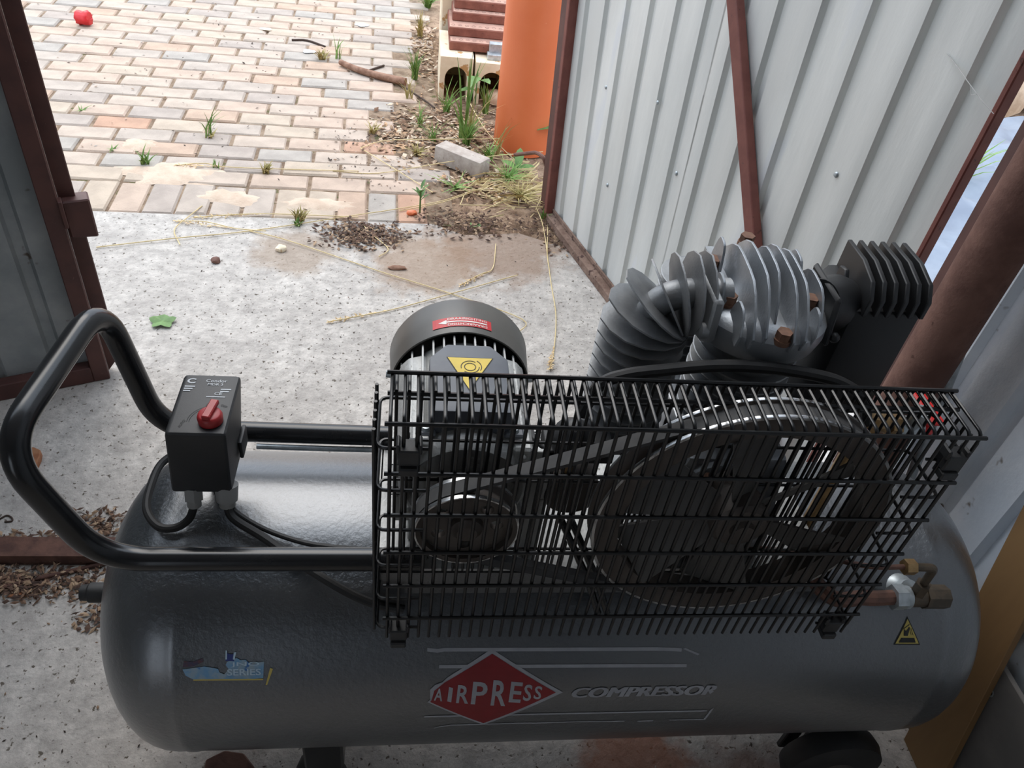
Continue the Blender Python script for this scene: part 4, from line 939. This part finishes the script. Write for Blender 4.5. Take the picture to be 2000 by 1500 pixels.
# grass tufts and weeds
def tuft(x, y, n, hgt, spread, label, m='grass', w=.0035, seed=0, z=-.004, lean=(0, 0), name='grass_tuft'):
    rr = random.Random(seed * 13 + n); b = MB()
    for k in range(n):
        a = rr.uniform(0, 2 * PI); h_ = hgt * rr.uniform(.5, 1); s = spread * rr.uniform(.2, 1)
        p0 = Vector((x + rr.uniform(-.012, .012), y + rr.uniform(-.010, .010), z)); d = Vector((math.cos(a) * s + lean[0] * h_, math.sin(a) * s + lean[1] * h_, 0)); wd = Vector((-math.sin(a + .6), math.cos(a + .6), 0)) * w * rr.uniform(.6, 1.2)
        pr = [p0 + d * (t * t) + Vector((0, 0, h_ * (t - .18 * t * t))) for t in (0, .35, .7, 1)]
        v = []
        for i, p in enumerate(pr):
            k_ = (1, .95, .65, .06)[i]; v.append((b.b.verts.new(p - wd * k_), b.b.verts.new(p + wd * k_)))
        for i in range(3): b._f([v[i][0], v[i][1], v[i + 1][1], v[i + 1][0]])
    return tag(b.build(name, m, smooth=False), label, 'grass')
tuft(-.763, 2.905, 9, .14, .06, 'tall thin green grass tuft in the middle of the paving', seed=1, lean=(.2, 0))
tuft(-.76, 2.90, 10, .035, .05, 'dry brown base of the tall grass tuft on the paving', 'dry_grass', seed=2)
tuft(-.925, 2.655, 20, .07, .055, 'low green grass tuft at the left of the paving', seed=3)
tuft(-.515, 2.655, 34, .05, .04, 'small yellow-green grass tuft on the paving nearest the slab', 'dry_grass', seed=4)
tuft(-.69, 2.665, 8, .045, .025, 'few green blades beside a pale seed head', seed=5)
tuft(-1.06, 2.745, 8, .02, .03, 'tiny flat green sprig by the left door', seed=6)
tuft(-1.257, 3.055, 10, .02, .05, 'tiny flat green sprig far left near the door', seed=7)
tuft(-.43, 3.80, 50, .06, .06, 'dry tan grass clump beside the thick branch', 'dry_grass', seed=8)
tuft(-.36, 3.83, 10, .13, .05, 'thin upright blades behind the dry clump', seed=9)
tuft(-.36, 2.33, 30, .07, .05, 'yellowing grass tuft at the slab edge', 'dry_grass', seed=10)
tuft(-.36, 2.30, 12, .04, .04, 'green blades at the slab edge', seed=11)
tuft(.215, 3.00, 60, .15, .10, 'dense green grass clump behind the loose grey brick', seed=12, w=.003)
tuft(.20, 3.05, 9, .42, .08, 'tall green grass stems before the flue block mouths', seed=13, w=.007)
tuft(.33, 2.93, 12, .22, .09, 'green grass at the left foot of the orange pipe', 'dry_grass', seed=14, w=.003, lean=(.35, 0))
tuft(.03, 3.15, 22, .12, .10, 'loose light green grass left of the flue blocks', seed=15, w=.002)
tuft(.0, 3.66, 34, .17, .08, 'bushy green grass at the left side of the flue blocks', seed=16)
tuft(.06, 4.75, 50, .14, .16, 'green grass clump at the far paving edge', seed=17, w=.005)
tuft(.02, 4.25, 26, .16, .08, 'yellowing weeds beside the tall cream block', 'dry_grass', seed=18)
tuft(.36, 2.70, 60, .09, .14, 'low green grass in front of the orange pipe', seed=19, w=.003)
tuft(.40, 2.58, 70, .06, .14, 'matted yellow-green grass by the corner of the right door', 'dry_grass', seed=20, w=.003)
tuft(.16, 2.62, 18, .05, .12, 'flattened grass blades in front of the loose grey brick', seed=21, w=.005)
tuft(-.16, 3.05, 22, .05, .06, 'dry brown weeds on the right edge of the paving', 'dry_grass', seed=22)
tuft(.47, 2.43, 14, .06, .05, 'small green blades under the bottom rail corner', seed=23)
tuft(.14, 3.30, 26, .16, .12, 'ragged green grass in front of the left flue block', seed=25, w=.003)
tuft(.31, 3.33, 16, .20, .09, 'green grass blades in front of the right flue block', seed=26, w=.004)
tuft(.08, 3.02, 30, .09, .12, 'sparse green grass left of the dense clump', seed=27, w=.002)
tuft(.30, 2.88, 40, .10, .10, 'green grass between the loose grey brick and the pipe foot', seed=28, w=.003)
tuft(.22, 3.02, 7, .34, .10, 'tall drying stalks rising out of the dense grass clump', 'dry_grass', seed=29, w=.003, lean=(.25, 0))
tuft(-.02, 3.42, 14, .14, .08, 'thin yellow-green stalks left of the flue blocks', 'dry_grass', seed=30, w=.003)
tuft(.02, 2.88, 26, .05, .08, 'dry brown grass at the left end of the loose grey brick', 'dry_grass', seed=31)
tuft(2.30, 2.90, 26, .36, .22, 'long green grass seen through the gap behind the door', seed=24, w=.006)
def leafy(x, y, leaves, label, name, m='leaf', z=0.0, stem=.1):
    b = MB(); b.tube([(x, y, z - .005), (x, y, z + stem)], .003, 6)
    for (a, el, l, w, h) in leaves:
        d = Vector((math.cos(a) * math.cos(el), math.sin(a) * math.cos(el), math.sin(el))); sd = Vector((-math.sin(a), math.cos(a), 0)); p = Vector((x, y, z + h)); up = d.cross(sd) * -1
        V = []
        for t, k in ((0, .05), (.25, .8), (.5, 1), (.8, .6), (1, .04)):
            c = p + d * l * t - Vector((0, 0, l * .25 * t * t)); V.append((b.b.verts.new(c - sd * w * k + Vector((0, 0, w * .35 * k))), b.b.verts.new(c), b.b.verts.new(c + sd * w * k + Vector((0, 0, w * .35 * k)))))
        for i in range(4):
            for j in range(2): b._f([V[i][j], V[i][j + 1], V[i + 1][j + 1], V[i + 1][j]])
    return tag(b.build(name, m, angle=60), label, 'plant')
leafy(.033, 2.432, [(k * 1.05, .9, .05, .006, .045 + .006 * k) for k in range(8)], 'small upright green seedling on the edge bricks', 'seedling', stem=.085)
leafy(.600, 2.985, [(2.6, .5, .16, .035, .20), (3.6, .35, .14, .03, .10), (1.2, .6, .12, .03, .16)], 'broad-leaved weed between the orange pipe and the right door', 'broadleaf_weed', stem=.2)
leafy(.40, 2.76, [(1.4, 1.0, .11, .018, .02), (2.6, .5, .08, .018, .02), (.3, .4, .08, .018, .02), (4.2, .3, .07, .016, .01)], 'young broad leaves before the pipe foot', 'broadleaf_weed', stem=.05)
leafy(.27, 3.42, [(4.4, .2, .12, .03, .12), (5.2, .5, .12, .025, .10), (3.6, .3, .09, .02, .06)], 'green weed growing between the two flue blocks', 'broadleaf_weed', stem=.14)
# green maple leaf and bits on the slab
def flat_leaf(x, y, r, lobes, name, m, label, cat, rot=0, z=.004, curl=.18, pert=.32):
    b = MB(); n = lobes * 4; c = b.b.verts.new((x, y, z + curl * r * .3)); V = []
    for k in range(n):
        a = rot + 2 * PI * k / n; rr = r * (1 - pert * (0.5 + .5 * math.cos(2 * PI * k / 4 + PI)))
        V.append(b.b.verts.new((x + math.cos(a) * rr, y + math.sin(a) * rr * .9, z + curl * r * (math.sin(3 * a) * .5 + .5))))
    for k in range(n): b._f([c, V[k], V[(k + 1) % n]])
    return tag(b.build(name, m, smooth=False), label, cat)
flat_leaf(-.652, 1.755, .037, 5, 'maple_leaf', 'leaf', 'fresh green lobed leaf lying on the concrete', 'leaf', .4)
flat_leaf(.22, 2.36, .022, 3, 'fallen_leaf', 'leaf', 'small pale green leaf at the slab edge below the straw fan', 'leaf')
flat_leaf(-.676, 1.075, .014, 3, 'fallen_leaf', 'leaf', 'small green leaf in the litter left of the tank', 'leaf')
flat_leaf(-.735, 4.13, .03, 4, 'pale_scrap', 'cream', 'pale scrap on the far paving left of the branch', 'litter')
flat_leaf(-.28, 4.33, .04, 4, 'white_scrap', 'switch_print', 'white scrap of paper on the far paving', 'litter', curl=.05)
flat_leaf(-.5, 3.88, .035, 3, 'pale_scrap', 'switch_print', 'pale flat scrap on the paving beside the dry clump', 'litter', curl=.05)
def pebble(x, y, r, m, label, name='pebble', sz=(1, 1, .7), seed=1, z=0.0, cat='stone', jag=.25):
    b = MB(); bmesh.ops.create_icosphere(b.b, subdivisions=2, radius=1); rr = random.Random(seed)
    for q in b.b.verts:
        k = 1 + rr.uniform(-jag, jag) * .6; q.co = Vector((q.co.x * r * sz[0] * k + x, q.co.y * r * sz[1] * k + y, max(q.co.z, -.6) * r * sz[2] * k + z + r * sz[2] * .6))
    return tag(b.build(name, m, angle=40), label, cat)
pebble(-.574, 2.062, .014, 'rust', 'small reddish pebble on the concrete right of the left door', seed=2)
pebble(-.394, 2.145, .016, 'cream', 'small cream pebble on the concrete under the long straw', seed=3)
pebble(.005, 2.415, .013, 'orange', 'small orange brick pebble beside the seedling', seed=4, sz=(1.4, 1, .8))
pebble(.37, 2.83, .02, 'beige_stone', 'pale pebble between grass blades before the pipe', seed=5)
pebble(.36, 3.48, .05, 'beige_stone', 'pale stone inside the right flue block mouth', seed=6, z=-.01)
pebble(-.035, 2.075, .014, 'bark', 'splinter of dark bark on the concrete at the debris edge', 'bark_chip', (2.2, .8, .5), 7, cat='chip')
def slab_chip(x, y, w, d, h_, rot, m, label, name, cat, seed=0, z=0.0):
    rr = random.Random(seed); b = MB(); n = 9; pl = [(math.cos(2 * PI * k / n) * w * rr.uniform(.75, 1.1), math.sin(2 * PI * k / n) * d * rr.uniform(.75, 1.1)) for k in range(n)]
    c, s = math.cos(rot), math.sin(rot)
    b.prism(pl, (z, z + h_), lambda a, q, t: (x + a * c - q * s, y + a * s + q * c, t)); return tag(b.build(name, m, bevel=.002, segs=1), label, cat)
slab_chip(-.803, 1.240, .026, .036, .018, .2, 'leaf_litter', 'rust-brown broken chip on the concrete behind the handle', 'brick_chip', 'chip', 1)
slab_chip(-.725, .938, .030, .020, .006, .1, 'bark', 'flat brown bark piece in the debris below the sill', 'bark_piece', 'chip', 2)
slab_chip(-.705, .905, .022, .007, .004, .1, 'leaf_litter', 'curled orange-brown leaf below the thin rusty rod', 'dry_leaf', 'leaf', 3)
slab_chip(-.255, .545, .045, .055, .03, .5, 'rust_dark', 'dark reddish brick fragment on the floor at the bottom edge', 'brick_fragment', 'brick', 4)
# sand drifted over the paving
b = MB(); rr = random.Random(5)
for (cx, cy, rx, ry) in ((-.83, 2.60, .20, .10), (-.98, 2.80, .10, .06), (-.62, 2.46, .14, .06), (-.30, 2.45, .16, .05)):
    n = 22; c = b.b.verts.new((cx, cy, .0045)); R1 = []; R2 = []
    for k in range(n):
        a = 2 * PI * k / n; j = rr.uniform(.65, 1.1)
        R1.append(b.b.verts.new((cx + math.cos(a) * rx * j * .6, cy + math.sin(a) * ry * j * .6, .0035 + rr.uniform(0, .001)))); R2.append(b.b.verts.new((cx + math.cos(a) * rx * j, cy + math.sin(a) * ry * j, -.004)))
    for k in range(n): b._f([c, R1[k], R1[(k + 1) % n]]); b._f([R1[k], R2[k], R2[(k + 1) % n], R1[(k + 1) % n]])
M['sand'] = mat('drifted_sand', (194, 172, 152), (208, 188, 168), 16, rough=1, bump=.002, bscale=150)
stuff(b.build('drifted_sand', 'sand', angle=80), 'pale sand drifted over the paving bricks near the left door', 'sand')
# litter
def chips(name, m, areas, label, zoff=0.0, size=(.004, .014), seed=0, hmax=.01):
    rr = random.Random(seed); b = MB()
    for (x0, x1, y0, y1, n) in areas:
        for _ in range(n):
            gx, gy = rr.gauss(0, .42), rr.gauss(0, .42)
            if abs(gx) > 1 or abs(gy) > 1: continue
            x = (x0 + x1) / 2 + gx * (x1 - x0) / 2; y = (y0 + y1) / 2 + gy * (y1 - y0) / 2; l = rr.uniform(*size); w = l * rr.uniform(.2, .6); a = rr.uniform(0, PI)
            c = Vector((x, y, zoff + rr.uniform(.001, hmax))); u = Vector((math.cos(a), math.sin(a), rr.uniform(-.35, .35))) * l; s = Vector((-math.sin(a), math.cos(a), rr.uniform(-.4, .4))) * w; t = Vector((0, 0, l * .12 + .0006))
            T = [b.b.verts.new(c - u), b.b.verts.new(c + s), b.b.verts.new(c + u), b.b.verts.new(c - s)]; q = b.b.verts.new(c + t)
            for i in range(4): b._f([T[i], T[(i + 1) % 4], q])
    return stuff(b.build(name, m, smooth=False), label, 'litter')
chips('leaf_litter', 'chips', [(-.32, .02, 2.16, 2.36, 900), (-.02, .48, 2.26, 2.50, 700), (.40, .56, 2.15, 2.55, 160)], 'brown leaf and bark litter along the slab edge', size=(.004, .013), seed=1)
chips('sill_litter', 'chips', [(-1.0, -.50, .88, .985, 1300), (-.70, -.52, 1.03, 1.12, 220), (-1.0, -.5, .985, 1.06, 380), (-.62, -.50, .80, .92, 90)], 'brown bark and leaf litter below the rusty sill', size=(.002, .0105), seed=2)
chips('yard_litter', 'chips_pale', [(-.10, .50, 2.70, 3.50, 1500), (-.20, .14, 2.8, 3.35, 500), (-.05, .14, 3.5, 4.6, 400), (.05, .5, 2.5, 2.85, 500)], 'pale mixed litter around the weeds and flue blocks', zoff=-.008, size=(.006, .020), seed=3, hmax=.014)
chips('paving_specks', 'specks', [(-1.9, .2, 2.3, 5.0, 260), (-.4, .15, 2.4, 3.4, 260)], 'small dark specks scattered on the paving', size=(.003, .009), seed=4, hmax=.004)
chips('concrete_specks', 'specks', [(-1.0, .6, 1.05, 2.3, 260), (-.9, .0, .3, 1.1, 150), (-.3, .9, .3, .7, 120)], 'tiny specks scattered over the concrete', size=(.001, .0045), seed=5, hmax=.002)
# yard behind the right door
b = MB(); nx, ny = 20, 24; G = []
for i in range(nx + 1):
    G.append([b.b.verts.new((1.75 + 1.55 * i / nx, 1.9 + 1.75 * j / ny, .02 + .05 * math.sin(i * .55 + j * .2) ** 2 + .05 * math.sin(j * .8) ** 2 * (1 - abs(i / nx - .5)))) for j in range(ny + 1)])
for i in range(nx):
    for j in range(ny): b._f([G[i][j], G[i + 1][j], G[i + 1][j + 1], G[i][j + 1]])
tag(b.build('plastic_sheet', 'tarp', angle=80), 'crumpled blue-grey plastic sheet on the ground behind the right door', 'sheet')
pebble(3.05, 3.92, .14, 'beige_stone', 'large beige stone behind the blue-grey sheet, nearer one', 'boulder', (1.5, 1, 1), 11, jag=.3)
pebble(3.38, 4.15, .26, 'beige_stone', 'larger beige stone farther back beyond the door gap', 'boulder', (1.5, 1.1, 1), 12, jag=.3)
pebble(2.80, 3.82, .07, 'bark', 'brown clod beside the beige stones', 'clod', (1.5, 1, .8), 13, jag=.4)
# cobweb on the right door
b = MB(); W = {k: rdp(s, z, n) for k, (s, z, n) in dict(a=(.243, 1.021, .0), b=(.168, 1.0, .012), c=(.152, .991, .02), d=(.136, .999, .03), e=(.123, .994, .03), f=(.094, .986, .03), g=(.201, 1.008, .004)).items()}
for p, q in (('a', 'g'), ('g', 'b'), ('b', 'c'), ('c', 'd'), ('d', 'b'), ('b', 'e'), ('e', 'f'), ('a', 'd')): b.tube([W[p], W[q]], .0006, 4)
b.quad([W['g'], W['b'], W['e'], W['d']]); b.quad([W['a'], W['g'], W['d']])
tag(b.build('cobweb', 'web', smooth=False), 'wispy cobweb strung between the right door sheet and its hinge stile', 'cobweb')
